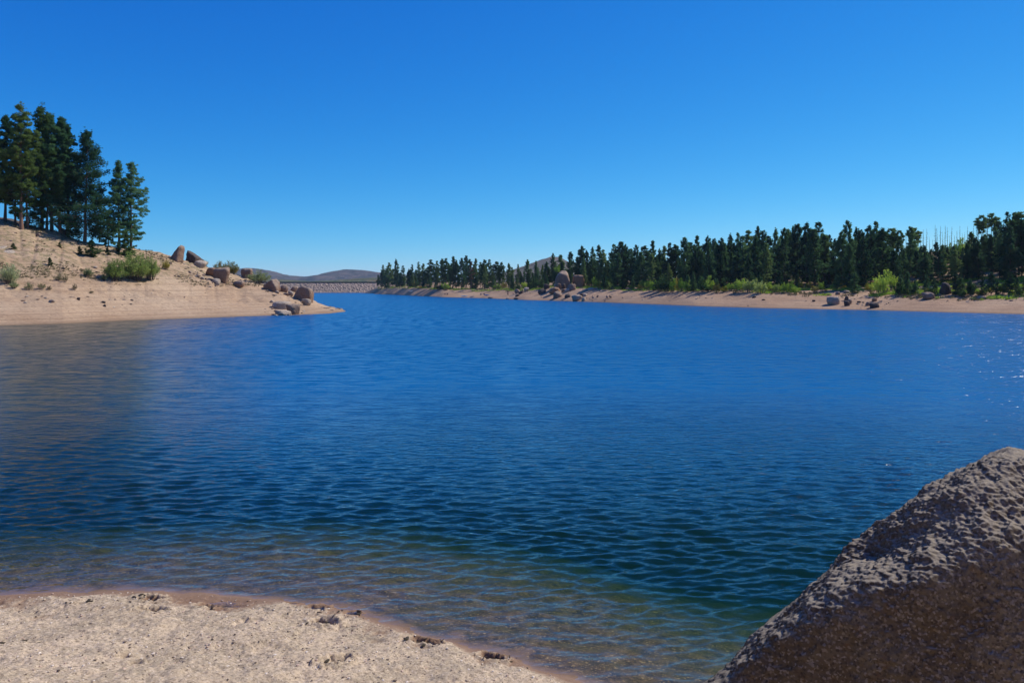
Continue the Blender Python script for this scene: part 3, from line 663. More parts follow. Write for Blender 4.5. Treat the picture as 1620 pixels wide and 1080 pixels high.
# foreground boulder --------------------------------------------------
def big_boulder():
    n = 620
    C = np.array([3.15, 4.35, 1.55])
    # direction grid: fine towards the viewer and over the top, coarser behind
    az = np.concatenate([np.linspace(-200, -20, 940), np.linspace(-20, 160, 90)[1:-1]]) * math.pi / 180
    el = np.linspace(-80, 89.6, 840) * math.pi / 180
    A, E = np.meshgrid(az, el, indexing='ij')
    V = np.stack([np.cos(A) * np.cos(E), np.sin(A) * np.cos(E), np.sin(E)], -1).reshape(-1, 3)
    def plane3(a, b, c):
        a, b, c = map(np.array, (a, b, c)); nn = np.cross(b - a, c - a); nn /= np.linalg.norm(nn); d = nn @ (a - C)
        if d < 0: nn, d = -nn, -d
        return nn, d
    def pl(nn, pt):
        nn = np.array(nn, float); nn /= np.linalg.norm(nn); return nn, float(nn @ (np.array(pt) - C))
    A1 = np.array(PX(1150, 1080, 3.75)); A2 = np.array(PX(1392, 872, 4.35)); A3 = np.array(PX(1525, 735, 4.7)); A4 = np.array(PX(1640, 700, 4.75))
    cam = np.array((0, 0, CZ)); q = lambda u, v: np.array(PX(u, v, 4.3))
    def sil(a, b, off=0.05):
        nn, d = plane3(cam, a, b); return nn, d + off
    planes = [sil(q(1150, 1080), q(1465, 775), .05), sil(q(1465, 777), q(1530, 733), -.01), sil(q(1530, 733), q(1640, 710), -.04),
              pl((-0.60, 0.15, 0.78), np.array(PX(1225, 1000, 4.0))), pl((-.46, -.12, .88), np.array(PX(1465, 800, 4.3))), pl((-.24, -.27, .93), np.array(PX(1600, 740, 4.3))),
              pl((-0.42, -0.89, 0.18), PX(1285, 1000, 3.93)), pl((-0.12, -0.95, 0.27), PX(1590, 845, 3.80)),
              pl((.7, -.6, .3), C + np.array([1.3, -.9, .2])), pl((1, .1, .2), C + np.array([1.9, 0, 0])), pl((.3, .9, .35), C + np.array([.2, 1.5, .3])),
              pl((-.8, .6, .1), C + np.array([-2.9, .6, -.6])), pl((0, 0, -1), C - np.array([0, 0, 1.6])), pl((.2, .1, 1), A4 + np.array([.5, .1, .03]))]
    p = 44; a = 0
    for nn, d in planes: a = a + np.maximum((V @ nn) / max(d, .05), 0) ** p
    R = a ** (-1 / p); P = V * R[:, None]
    x, y, z = P.T
    d = 0.060 * fbm(x * 1.5, y * 1.5, z * 1.5, 401, 3) + 0.030 * fbm(x * 5, y * 5, z * 5, 405, 2)
    b1 = vnoise(x * 15, y * 15, z * 15, 411); b2 = vnoise(x * 34 + 3, y * 34, z * 38, 412); b3 = vnoise(x * 66, y * 66, z * 72, 413)
    d = d + 0.006 * (1 - np.abs(b1) * 2) + 0.0085 * b2 + 0.008 * b3
    pit = vnoise(x * 9, y * 9, z * 13, 420); d = d - 0.02 * np.clip(pit - 0.45, 0, 1)
    cr = np.abs(vnoise(x * 1.7 + 4, y * 1.7, z * 3.2, 431) + .05); d = d - 0.0 * np.exp(-(cr / 0.03) ** 2) * (vnoise(x * 1.1, y * 1.1, z * 1.1, 433) > -0.1)
    dent = np.array(PX(1385, 880, 4.25)) - C
    d = d - 0.07 * np.exp(-((P - dent) ** 2).sum(1) / 0.16 ** 2)
    P = P * (1 + d / R)[:, None]
    t = NT('rough_granite'); q = t.coord('Object')
    n1 = t.noise(q, 2.2, 5, 0.65); n2 = t.noise(q, 60, 4, 0.75); n3 = t.noise(q, 14, 5, 0.7)
    g = t.sep(t.voro(q, 95, 'F1', 'Color'))[0]
    col = t.mix(t.ramp(n1, [(0.40, 0.0), (0.62, 1.0)]), (0.105, 0.077, 0.050), (0.165, 0.135, 0.10))
    col = t.mix(t.ramp(n3, [(0.54, 0.0), (0.68, 0.7)]), col, (0.12, 0.07, 0.038))
    col = t.mix(t.ramp(n3, [(0.30, 0.7), (0.44, 0.0)]), col, (0.06, 0.05, 0.042))
    col = t.mix(t.ramp(g, [(0.0, 0.7), (0.3, 0.0)]), col, (0.045, 0.034, 0.027))
    col = t.mix(t.ramp(g, [(0.75, 0.0), (1.0, 0.55)]), col, (0.33, 0.285, 0.25))
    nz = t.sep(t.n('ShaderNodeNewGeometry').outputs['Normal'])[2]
    col = t.mix(t.math('MULTIPLY', t.maprange(t.math('ADD', nz, t.math('MULTIPLY', t.math('SUBTRACT', n3, 0.5), 0.5)), 0.60, 0.95), 0.6), col, (0.42, 0.36, 0.275))      # sunlit look painted in: colour paler on upward faces
    h = t.math('ADD', t.math('MULTIPLY', n3, 1.0), t.math('ADD', n2, t.math('MULTIPLY', g, 0.4)))
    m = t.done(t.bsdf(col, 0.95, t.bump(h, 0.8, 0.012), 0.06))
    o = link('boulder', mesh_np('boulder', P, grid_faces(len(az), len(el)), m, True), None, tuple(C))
    tag(o, 'huge rough granite boulder in the right foreground, mostly in shade', 'boulder')
big_boulder()

# ------------------------------------------------------------------ trees
def tube(pts, rads, k=5):
    pts = np.array(pts, float); n = len(pts); V = []
    for i in range(n):
        d = pts[min(i + 1, n - 1)] - pts[max(i - 1, 0)]; d /= (np.linalg.norm(d) + 1e-9)
        a = np.cross(d, (0, 0, 1) if abs(d[2]) < .9 else (1, 0, 0)); a /= np.linalg.norm(a); b = np.cross(d, a)
        ang = np.arange(k) * 2 * np.pi / k
        V.append(pts[i] + rads[i] * (np.cos(ang)[:, None] * a + np.sin(ang)[:, None] * b))
    V = np.concatenate(V); Fc = []
    for i in range(n - 1):
        for j in range(k): Fc.append((i * k + j, i * k + (j + 1) % k, (i + 1) * k + (j + 1) % k, (i + 1) * k + j))
    return V, np.array(Fc)
class Acc:
    def __init__(s): s.V = []; s.F = []; s.n = 0
    def add(s, V, Fc): s.V.append(V); s.F.append(Fc + s.n); s.n += len(V)
    def get(s): return np.concatenate(s.V), np.concatenate(s.F)
def tufts(C, Dr, L, W, r):
    """one diamond leaf-tuft face per centre, pointing along Dr, twisted at random"""
    n = len(C); Dr = Dr / (np.linalg.norm(Dr, axis=1)[:, None] + 1e-9)
    q = r.normal(0, 1, (n, 3)); S = np.cross(Dr, q); S /= (np.linalg.norm(S, axis=1)[:, None] + 1e-9)
    L = L[:, None]; W = W[:, None]
    up = np.cross(S, Dr) * W * 0.35
    V = np.stack([C - Dr * L * .45, C + S * W * .5 + up, C + Dr * L * .55, C - S * W * .5 + up], 1).reshape(-1, 3)
    return V, np.arange(n * 4).reshape(-1, 4)

def conifer(seed, H=1.0, kind='fir', rad=0.2, base=0.12, nb=70, nt=40, tl=0.02, trunk_r=0.012, top_bare=0.0, gaps=0.15, lean=0.0, limb_k=3):
    """tree of height H (metres); rad and base as fractions of H. Returns trunk+limbs and crown meshes"""
    r = np.random.default_rng(seed); T = Acc(); CC, DD, LL = [], [], []
    zs = np.linspace(0, 1, 9)
    bend = np.cumsum(r.normal(0, 0.0028, (9, 2)), 0); bend[0] = 0
    tp = np.stack([bend[:, 0] + lean * zs, bend[:, 1], zs * 0.985], -1) * H
    tp[0, 2] = -0.02 * H
    T.add(*tube(tp, trunk_r * H * (1 - zs * 0.93) ** 0.9 * np.where(zs == 0, 1.35, 1), 7))
    def tpos(z): return np.array([np.interp(z, zs, tp[:, 0]), np.interp(z, zs, tp[:, 1]), z * H])
    gapz = r.uniform(0, 1, 5); gapa = r.uniform(0, 6.28, 5)
    for i in range(nb):
        if kind == 'fir': z = base + (1 - base) * (i + r.uniform(0, 1)) / nb * 0.985
        else: z = base + (0.985 - base) * r.random() ** 0.85
        t = (z - base) / (1 - base)
        if kind == 'fir': prof = (1 - t) ** 0.75 * (0.6 + 0.4 * min(1, t * 7)) + 0.03
        elif kind == 'far': prof = (1 - t) ** 0.62 * (0.45 + 0.55 * min(1, t * 4)) + 0.03
        else: prof = (max(0.0, 1 - t ** 1.5)) ** 1.0 * (0.50 + 0.50 * min(1, t * 2.5)) + 0.03
        a = r.uniform(0, 6.283)
        if any(abs(z - gz) < 0.05 and math.cos(a - ga) > 0.3 for gz, ga in zip(gapz, gapa)): prof *= 0.5
        L = rad * H * prof * r.uniform(0.6, 1.15)
        if r.random() < gaps: L *= 0.55
        dz0 = {'fir': -0.12 + 0.55 * t, 'far': -0.05 + .6 * t, 'pine': 0.05 + 0.6 * t}[kind] + r.normal(0, .12)
        p0 = tpos(z); out = np.array([math.cos(a), math.sin(a), 0])
        ss = np.linspace(0, 1, 6); curve = {'fir': -0.16, 'far': -.1, 'pine': 0.12}[kind]
        P = p0 + out * (ss * L)[:, None] + np.array([0, 0, 1.0]) * (dz0 * ss * L + curve * L * ss ** 2 + (0.1 * L * ss ** 3 if kind == 'fir' else 0))[:, None]
        side = np.cross(out, (0, 0, 1)); P = P + side * (r.normal(0, .08) * L * ss ** 2)[:, None]
        br = max(0.0025 * H * (1 - 0.7 * t), 0.0012 * H)
        T.add(*tube(P, br * (1 - 0.8 * ss), limb_k))
        if z > 1 - top_bare and r.random() < .65: continue
        m = max(3, int(nt * (L / (rad * H)) ** 0.8 * r.uniform(.8, 1.2) + 3))
        if kind in ('fir', 'far'):
            s = r.uniform(0.12, 1.02, m) ** 0.75
            lat = r.uniform(-1, 1, m) * 0.34 * L * (1.1 - s) * 1.2 + r.normal(0, .012 * H, m) * .5
            vz = r.normal(-0.006, 0.014, m) * H - 0.15 * np.abs(lat)
            C = np.stack([np.interp(s, ss, P[:, q]) for q in range(3)], -1) + side * lat[:, None]; C[:, 2] += vz
            D = out + side * (np.sign(lat) * r.uniform(.3, 1.2, m))[:, None] + np.stack([0 * s, 0 * s, r.normal(-0.15, .25, m)], -1)
            CC.append(C); DD.append(D); LL.append(r.uniform(.6, 1.3, m) * tl * H)
        else:
            # clumps towards the branch ends
            nc = max(2, int(round(L / (0.035 * H)))) ; cl = []
            for q in range(nc):
                s0 = 1 - 0.62 * r.random() ** 1.3
                c = np.array([np.interp(s0, ss, P[:, j]) for j in range(3)]) + side * r.normal(0, .22) * L * (1.15 - s0) + np.array([0, 0, r.normal(.006, .01) * H])
                cl.append(c)
            cl = np.array(cl); idx = r.integers(0, nc, int(m * 1.2)); mm = len(idx)
            off = r.normal(0, 1, (mm, 3)); off /= np.linalg.norm(off, axis=1)[:, None]
            rr = r.uniform(.15, 1, mm)[:, None] ** .6 * np.array([1, 1, .55]) * 0.024 * H
            CC.append(cl[idx] + off * rr); DD.append(off + out * .5 + np.array([0, 0, .3])); LL.append(r.uniform(.6, 1.3, mm) * tl * H)
    C = np.concatenate(CC); D = np.concatenate(DD); L = np.concatenate(LL)
    Vc, Fc = tufts(C, D, L, L * (0.36 if kind == 'pine' else 0.42), r)
    return T.get(), (Vc, Fc)

def tree_proto(seed, crown_mat, bark_mat, **kw):
    (tv, tf), (cv, cf) = conifer(seed, **kw)
    return mesh_np('trunk', tv, tf, M[bark_mat], True), mesh_np('crown', cv, cf, M[crown_mat], False)
def place_tree(name, pr, loc, H, label, cat, group, rz=0.0, wx=1.0):
    e = empty(name, loc); e.rotation_euler = (0, 0, rz); e.scale = (H * wx, H * wx, H)
    link('trunk', pr[0], e); link('crown', pr[1], e)
    return tag(e, label, cat, group)

# left grove: every tree grown for itself
LG = 'conifers on the left ridge'
left_trees = [  # u_base, v_base, v_top, kind, half width px, bark, base frac, label, extra
    (-22, 352, 178, 'pine', 40, 'bark', .25, 'leftmost tall pine, cut by the left picture edge', {}),
    (8, 350, 183, 'pine', 30, 'bark', .22, 'dark blue green pine at the left edge with a thin leaning trunk', {}),
    (34, 362, 159, 'pine', 36, 'bark_red', .30, 'tallest pine with a thin greyish top and reddish trunk', dict(top_bare=.12, gaps=.35)),
    (44, 361, 205, 'pine', 38, 'bark_red', .12, 'olive pine with a slightly leaning reddish trunk, right of the tallest', {}),
    (24, 356, 228, 'pine', 26, 'bark', .2, 'shorter pine with a dark trunk behind the tallest pine', {}),
    (66, 362, 167, 'pine', 34, 'bark', .10, 'bright olive green pine with a pointed top, second tallest of the grove', {}),
    (74, 360, 224, 'pine', 28, 'bark_red', .16, 'low olive pine whose reddish trunk stands left of the thick dark one', {}),
    (82, 366, 180, 'pine', 26, 'bark', .30, 'pine on a thick black trunk left of the pale fallen log', {}),
    (96, 368, 186, 'pine', 24, 'bark_red', .38, 'slim pine with a bare brown trunk behind the fallen log', {}),
    (107, 371, 196, 'pine', 24, 'bark', .28, 'pine with a bare dark trunk right of the fallen log', {}),
    (134, 379, 202, 'fir', 42, 'bark_red', .10, 'broad dark fir with a full cone shape in the middle of the ridge', {}),
    (188, 388, 253, 'pine', 24, 'bark', .14, 'left tree of the separate pair right of the broad fir', {}),
    (207, 391, 256, 'pine', 34, 'bark', .08, 'right tree of the separate pair, with long ragged right hand branches', dict(gaps=.3)),
    (172, 386, 330, 'fir', 17, 'bark', .05, 'low dark fir filling the gap between the broad fir and the pair', {}),
    (57, 362, 320, 'fir', 16, 'bark', .03, 'short bushy fir on the ground between the reddish trunks and the thick black one', {}),
]
for i, (u, vb, vt, kind, hw, bark, base, lab, ex) in enumerate(left_trees):
    D, z = left_hit(u, vb); H = (vb - vt) / F * D; big = H > 8
    pr = tree_proto(100 + i, 'fir' if (kind == 'fir' or i in (1, 7, 8, 9, 11, 12)) else 'pine', bark, kind=kind, H=1.0, rad=hw / (vb - vt) * (1.45 if kind == 'fir' else 1.18), base=base * .72,
                    nb=(270 if kind == 'fir' else 150) if big else 70, nt=(230 if kind == 'fir' else 230) if big else 140, tl=0.018 if big else .05, trunk_r=0.013 if big else .012,
                    limb_k=4, lean=.018 * math.sin(i * 2.1), **ex)
    o = place_tree('pine_tree' if kind == 'pine' else 'fir_tree', pr, ((u - 810) / F * D, D, z - .05), H, lab, 'tree', LG, rz=i * 1.3)

# saplings on the left slope
sap = [tree_proto(300 + k, 'sapling', 'bark', kind='fir', rad=.48, base=.02, nb=70, nt=90, tl=.085, trunk_r=.018) for k in range(3)]
for i, (u, vb, vt, w, lab) in enumerate([(200, 405, 366, 1.0, 'bright green young pine, tallest sapling, in front of the pair of trees'), (144, 406, 379, 1.1, 'dark bushy young pine below the broad fir'),
        (126, 402, 389, 1.2, 'small young pine left of the dark bushy one'), (170, 404, 391, 1.1, 'small olive sapling between the dark bushy pine and the tallest sapling'), (94, 391, 383, 1.3, 'tiny green pine seedling high on the open slope'),
        (79, 420, 407, 1.1, 'small green pine seedling alone on the middle of the left slope'), (21, 394, 384, 1.3, 'tiny pine seedling on the pale slab at the left'), (186, 398, 386, 1.3, 'low sapling touching the left side of the tallest sapling')]):
    D, z = left_hit(u, vb); H = (vb - vt) / F * D
    place_tree('pine_sapling', sap[i % 3], ((u - 810) / F * D, D, z - .03), H, lab, 'sapling', 'young pines on the left slope', rz=i * 2.0, wx=w)

# shrubs -------------------------------------------------------------
def shrub_mesh(seed, leafmat, w=1.0, h=1.0, stems=40, per=40, leaf=0.05, upright=.6, stem_mat='bark_grey'):
    r = np.random.default_rng(seed); T = Acc(); CC, DD, LL = [], [], []
    for i in range(stems):
        a = r.uniform(0, 6.283); rr = r.random() ** .5
        b = np.array([math.cos(a), math.sin(a), 0]) * rr * w * .20
        e = np.array([math.cos(a) * rr * w * .5, math.sin(a) * rr * w * .5, h * (1 - 0.50 * rr ** 2) * r.uniform(.50, 1.08)])
        ss = np.linspace(0, 1, 4); P = b + (e - b) * ss[:, None]; P[:, 2] += .12 * h * np.sin(ss * np.pi)
        T.add(*tube(P, .008 * (1 - .7 * ss), 3))
        s = r.uniform(.25, 1.02, per)
        C = np.stack([np.interp(s, ss, P[:, q]) for q in range(3)], -1) + r.normal(0, .05, (per, 3)) * (1.2 - .5 * s)[:, None]
        C[:, 2] = np.maximum(C[:, 2], .01)
        D = r.normal(0, .6, (per, 3)) + np.array([math.cos(a) * .4, math.sin(a) * .4, upright])
        CC.append(C); DD.append(D); LL.append(r.uniform(.6, 1.4, per) * leaf)
    C = np.concatenate(CC); Vc, Fc = tufts(C, np.concatenate(DD), np.concatenate(LL), np.concatenate(LL) * .4, r)
    tv, tf = T.get()
    return mesh_np('stem', tv, tf, M[stem_mat], True), mesh_np('foliage', Vc, Fc, M[leafmat], False)
def place_shrub(name, pr, u, vb, w, h, side, label, group, rz, D=None):
    if D is None: D, z = (left_hit if side == 'L' else right_hit)(u, vb)
    else: z = CZ - (vb - HZ) / F * D
    e = empty(name, ((u - 810) / F * D, D, z - .03)); W = w / F * D; Hh = h / F * D
    W *= 1.1 if side == 'L' else 1.6; Hh *= 1.0 if side == 'L' else 1.25
    e.scale = (W, W, Hh); e.rotation_euler = (0, 0, rz)
    link('stem', pr[0], e); link('foliage', pr[1], e)
    return tag(e, label, 'shrub', group)
GS = 'shrubs on the left slope'
wil = [shrub_mesh(400 + k, 'willow', stems=70, per=60, leaf=.055) for k in range(2)]
sag = [shrub_mesh(410 + k, 'sage', stems=50, per=45, leaf=.06) for k in range(2)]
oli = shrub_mesh(420, 'olive', stems=60, per=50, leaf=.06)
dry = shrub_mesh(421, 'drygrass', stems=26, per=20, leaf=.10)
yel = shrub_mesh(422, 'yellow', stems=40, per=30, leaf=.08)
for i, (pr, u, vb, w, h, lab, D) in enumerate([
    (wil[0], 183, 444, 34, 36, 'light green willow bush, left lobe of the big clump on the left slope', None),
    (wil[1], 213, 444, 44, 47, 'light green willow bush, tallest middle one of the big clump', None),
    (wil[0], 237, 443, 28, 38, 'light green willow bush at the right end of the big clump', None),
    (sag[0], 139, 437, 17, 14, 'small dry olive bush left of the big willow clump', None),
    (sag[1], 165, 444, 10, 13, 'small upright grey green shoot against the left of the willow clump', None),
    (sag[0], 14, 449, 38, 34, 'grey green willow bush at the left edge of the picture', None),
    (sag[1], 22, 456, 14, 12, 'sparse low bush below the left edge willow', None),
    (oli, 347, 436, 22, 24, 'olive yellow bush on the skyline behind the dome boulder, left lobe', 146),
    (oli, 364, 436, 28, 24, 'olive yellow bush on the skyline behind the dome boulder, right lobe', 147),
    (sag[1], 410, 448, 36, 22, 'grey green willow bush left of the leaning wedge boulder', None),
    (yel, 263, 427, 12, 18, 'small yellow green shoot below the tall pointed boulder', None),
    (sag[0], 325, 420, 9, 10, 'small green tuft behind the dark wedge boulder', None),
    (dry, 93, 444, 16, 11, 'thin grassy sprig on the beach, upper left of three', None), (dry, 103, 446, 9, 12, 'thin grassy sprig with a green top, right of the upper one', None),
    (dry, 46, 459, 14, 14, 'thin grassy sprig below the left edge willow, left of a pair', None), (dry, 66, 457, 14, 10, 'thin grassy sprig, right of the pair near the left edge', None),
    (dry, 78, 459, 8, 8, 'tiny sprig right of the pair near the left edge', None), (dry, 118, 459, 8, 12, 'lone upright sprig on the banded beach below the dry bush', None),
    (dry, 145, 464, 8, 5, 'tiny flat tuft on the banded beach below the willow clump', None), (sag[1], 155, 401, 14, 10, 'low grey tuft between the dark bushy pine and the small olive sapling', None)]):
    place_shrub('willow_shrub', pr, u, vb, w, h, 'L', lab, GS, i * 1.7, D)

# dry grass and weeds on the left slope -> stuff
def weeds(name, zf, n, usr, Dfn, vmin, size, mat, seed, label, dens=None):
    r = np.random.default_rng(seed); u = r.uniform(*usr, n); d0, d1 = Dfn(u); D = d0 + (d1 - d0) * r.random(n)
    x = (u - 810) / F * D; m = (vnoise(x * .25, D * .25, 0 * x, seed) + .5 * vnoise(x * 1.1, D * 1.1, 0 * x, seed + 1)) > r.uniform(-.1, .8, n)
    z = zf(u, D); m &= z > vmin; u, D, x, z = u[m], D[m], x[m], z[m]
    C = np.repeat(np.stack([x, D, z], -1), 7, 0); nn = len(C)
    s = np.repeat(r.uniform(.5, 1.6, len(x)), 7) * size
    C = C + r.normal(0, 1, (nn, 3)) * (s * .45)[:, None] * np.array([1, 1, 0]) + np.stack([0 * s, 0 * s, s * .35], -1)
    Dr = r.normal(0, .55, (nn, 3)) + np.array([0, 0, 1.0])
    V, Fc = tufts(C, Dr, s * r.uniform(.7, 1.4, nn), s * .35, r)
    tag(link(name, mesh_np(name, V, Fc, M[mat], False)), label, None, None, 'stuff')
weeds('dry_grass', left_z, 9000, (-60, 470), lambda u: (Ls(u) + .42 * (Lr(u) - Ls(u)), Lr(u) + 2), 4.2, .17, 'drygrass', 501, 'dry grass and small weeds dotted over the upper left slope')
weeds('forest_undergrowth', right_z, 15000, (598, 1660), lambda u: (Rs(u) + Rw(u) * .95, Rs(u) + Rw(u) + 28), 1.2, .42, 'lime', 502, 'low green undergrowth along the top of the far beach')
weeds('forest_dry_grass', right_z, 16000, (598, 1660), lambda u: (Rs(u) + Rw(u) * .9, Rg(u)), 1.5, .40, 'drygrass', 503, 'dry grass under the trees of the far shore')

# fallen log with root plate
def fallen_log():
    D, z = left_hit(104, 371)
    root = empty('fallen_log', ((104 - 810) / F * D, D - .3, z)); k = D / F
    tag(root, 'fallen pale dead trunk with upturned dark roots leaning between pines on the ridge', 'fallen tree')
    tv, tf = tube([(-19.5 * k, 0, 20 * k), (-13 * k, 0, 14 * k), (-7 * k, .1, 9 * k), (0, .2, 4 * k), (4 * k, .2, 2 * k)], [.05, .2, .32, .36, .3], 8)
    link('trunk', mesh_np('trunk', tv, tf, M['deadwood'], True), root)
    A = Acc(); r = np.random.default_rng(8)
    for q in range(14):
        a = r.uniform(-.6, 3.6); L = r.uniform(5, 11) * k
        A.add(*tube([(2 * k, .1, 2 * k), (2 * k + math.cos(a) * L * .5, r.normal(0, .2), 2 * k + abs(math.sin(a)) * L * .3), (2 * k + math.cos(a) * L * 1.2, r.normal(0, .4), 2 * k + abs(math.sin(a)) * L * .8)], [.28, .16, .03], 5))
    v, f = A.get(); link('roots', mesh_np('roots', v, f, M['bark'], True), root)
fallen_log()

# ------------------------------------------------------------------ far forest
PR_F = [tree_proto(600 + k, 'far_fir', 'bark', kind=('far', 'fir')[k % 2], rad=.20 + .025 * (k % 4), base=.04 + .04 * (k % 3), nb=120, nt=80, tl=.035, trunk_r=.010) for k in range(6)]
PR_P = [tree_proto(620 + k, 'far_pine', 'bark', kind='pine', rad=.18 + .025 * (k % 3), base=.14 + .08 * (k % 3), nb=110, nt=84, tl=.036, trunk_r=.011) for k in range(5)]
PR_TUFT = [tree_proto(640 + k, 'far_pine', 'bark', kind='pine', rad=.17, base=.52 + .08 * k, nb=40, nt=60, tl=.05, trunk_r=.010) for k in range(2)]
PR_RUST = tree_proto(650, 'rust_needles', 'bark_grey', kind='pine', rad=.17, base=.2, nb=50, nt=26, tl=.036)
sky_pts = [(606, 419), (616, 415), (627, 410), (637, 420), (647, 425), (652, 418), (662, 414), (669, 417), (681, 410), (691, 412), (699, 409), (705, 408), (716, 406), (722, 410), (730, 408), (738, 404), (744, 410), (752, 409), (760, 414), (766, 410), (775, 410), (785, 413),
 (794, 414), (805, 416), (810, 422), (819, 418), (835, 410), (848, 412), (858, 419), (865, 413), (875, 400), (887, 403), (902, 398), (921, 388), (928, 396), (937, 390), (947, 388), (954, 394), (970, 386), (983, 382), (989, 386), (998, 393), (1006, 386), (1020, 388), (1034, 381),
 (1043, 392), (1050, 389), (1060, 384), (1068, 386), (1083, 375), (1093, 383), (1104, 373), (1119, 372), (1131, 376), (1142, 375), (1155, 370), (1167, 368), (1176, 373), (1184, 363), (1199, 357), (1209, 363), (1215, 373), (1228, 361), (1241, 359), (1246, 362), (1255, 357), (1261, 354),
 (1276, 351), (1289, 362), (1297, 351), (1304, 370), (1312, 370), (1320, 377), (1331, 364), (1340, 347), (1357, 360), (1363, 362), (1375, 355), (1385, 350), (1396, 360), (1409, 361), (1414, 360), (1423, 364), (1439, 357), (1447, 360), (1537, 366), (1553, 340), (1569, 337), (1582, 350), (1594, 335), (1604, 335), (1612, 334), (1622, 336), (1634, 340)]
zones = [(0, 660, 'on the far end point'), (660, 712, 'left of the rust coloured pine'), (712, 775, 'around the rust coloured pine'), (775, 866, 'in front of the brown ridge'), (866, 935, 'behind the two tall boulders'),
         (935, 1010, 'above the four beach visitors'), (1010, 1085, 'behind the first bright shrubs'), (1085, 1150, 'above the diagonal tree shadows'), (1150, 1220, 'above the lime shrubs'), (1220, 1300, 'behind the open red ground'),
         (1300, 1360, 'above the whitish boulder'), (1360, 1455, 'around the bright green aspen'), (1455, 1535, 'below the dead snags'), (1535, 2000, 'at the right picture edge')]
def zone(u):
    for a, b, t in zones:
        if a <= u < b: return t
trees = []   # (u, D, vtop, proto, row, word)
rf = np.random.default_rng(77)
def pick(u):
    q = rf.random()
    if u < 870: return ('pine', PR_P[rf.integers(5)]) if q < .7 else ('fir', PR_F[rf.integers(6)])
    return ('pine', PR_P[rf.integers(5)]) if q < .32 else ('fir', PR_F[rf.integers(6)])
for (u, v) in sky_pts:
    db = float(Rs(u) + Rw(u)); D = db + rf.uniform(20, 45)
    if u > 1400: D = db + rf.uniform(30, 80)
    k, pr = pick(u)
    if u in (1409, 1423, 1447, 1553, 1569): k, pr = 'pine', PR_TUFT[u % 2]
    trees.append((u, D, v, k, pr, 'skyline'))
trees.append((746, 330 + 22, 413, 'rust', PR_RUST, 'rust'))
skyv = LP([p_[0] for p_ in sky_pts], [p_[1] for p_ in sky_pts])
skys = lambda u: max(float(skyv(u + d)) for d in (-12, -6, 0, 6, 12))
for u in np.concatenate([np.linspace(601, 870, 56), np.concatenate([np.linspace(874, 1640, 150), np.linspace(1395, 1640, 34)])]):
    u = float(u + rf.uniform(-3, 3)); db = float(Rs(u) + Rw(u)); D = db + rf.uniform(13, 44) * (1.5 if u > 1380 else 1.0)
    g0 = float(right_z(u, D)); vb = HZ - (g0 - CZ) / D * F
    vt = skys(u) + rf.uniform(4, 30)
    if u > 1400: vt = max(vt, 375 + rf.uniform(0, 30)) if u < 1530 else vt
    if vb - vt < 18: vt = vb - rf.uniform(18, 30)
    if 1215 < u < 1335 and D < db + 42: D = db + 42 + rf.uniform(0, 30)
    k, pr = pick(u); trees.append((u, D, vt, k, pr, 'middle'))
# front row along the beach top
for (u, vb, vt) in [(604, 457, 428), (612, 457, 424), (672, 455, 428), (680, 457, 436), (688, 458, 446), (700, 459, 444), (711, 459, 446), (768, 458, 432), (781, 459, 438), (812, 460, 446), (822, 460, 448), (838, 459, 440), (848, 458, 436), (858, 457, 440), (866, 456, 436),
                    (957, 460, 430), (986, 460, 436), (1001, 461, 440), (1088, 464, 434), (1097, 464, 430), (1108, 464, 436), (1119, 464, 432), (1128, 464, 436), (1135, 464, 440), (1202, 463, 432), (1234, 464, 428), (1306, 466, 446), (1262, 455, 432), (1290, 455, 430), (1324, 462, 434), (1352, 468, 430),
                    (1424, 470, 438), (1436, 472, 430), (1448, 472, 442), (1466, 472, 434), (1478, 472, 440), (1512, 473, 430), (1520, 474, 438), (1535, 474, 440), (1556, 474, 436), (1568, 474, 430), (1578, 473, 442), (1598, 473, 430), (1610, 473, 438), (1626, 473, 428)]:
    D, z = right_hit(u, vb)
    if D < Rs(u) + Rw(u) * .6: D = float(Rs(u) + Rw(u))
    D += 4
    trees.append((u, D, vt, 'fir', PR_F[rf.integers(6)], 'front'))
trees.sort(key=lambda t: t[0])
cnt = {}
for i, (u, D, vt, k, pr, row) in enumerate(trees):
    z = float(right_z(u, D)); H = (CZ - (vt - HZ) / F * D) - z
    H = min(max(H, 2.5), 26)
    zn = zone(u); key = (zn, row); cnt[key] = cnt.get(key, 0) + 1; c = cnt[key] - 1
    if row == 'rust': lab = 'rust coloured dying pine in the middle of the left hand forest'
    elif row == 'skyline': lab = '%s from the left of the tall skyline conifers %s' % (ORD[c], zn)
    elif row == 'front': lab = '%s from the left of the short front row conifers %s' % (ORD[c], zn)
    else: lab = 'middle row conifer, %s from the left, %s' % (ORD[c % 20], zn)
    grp = {'skyline': 'tall conifers along the far skyline', 'front': 'short conifers along the beach top', 'middle': 'conifers inside the far forest', 'rust': None}[row]
    o = place_tree('pine_tree' if k != 'fir' else 'fir_tree', pr, ((u - 810) / F * D, D, z - .1), H, lab, 'tree', grp, rz=float(rf.uniform(0, 6.28)), wx=(float(rf.uniform(.85, 1.35)) * (1.2 if row == 'front' else 1.0)) * min(1.0, 15 / H) ** .3)

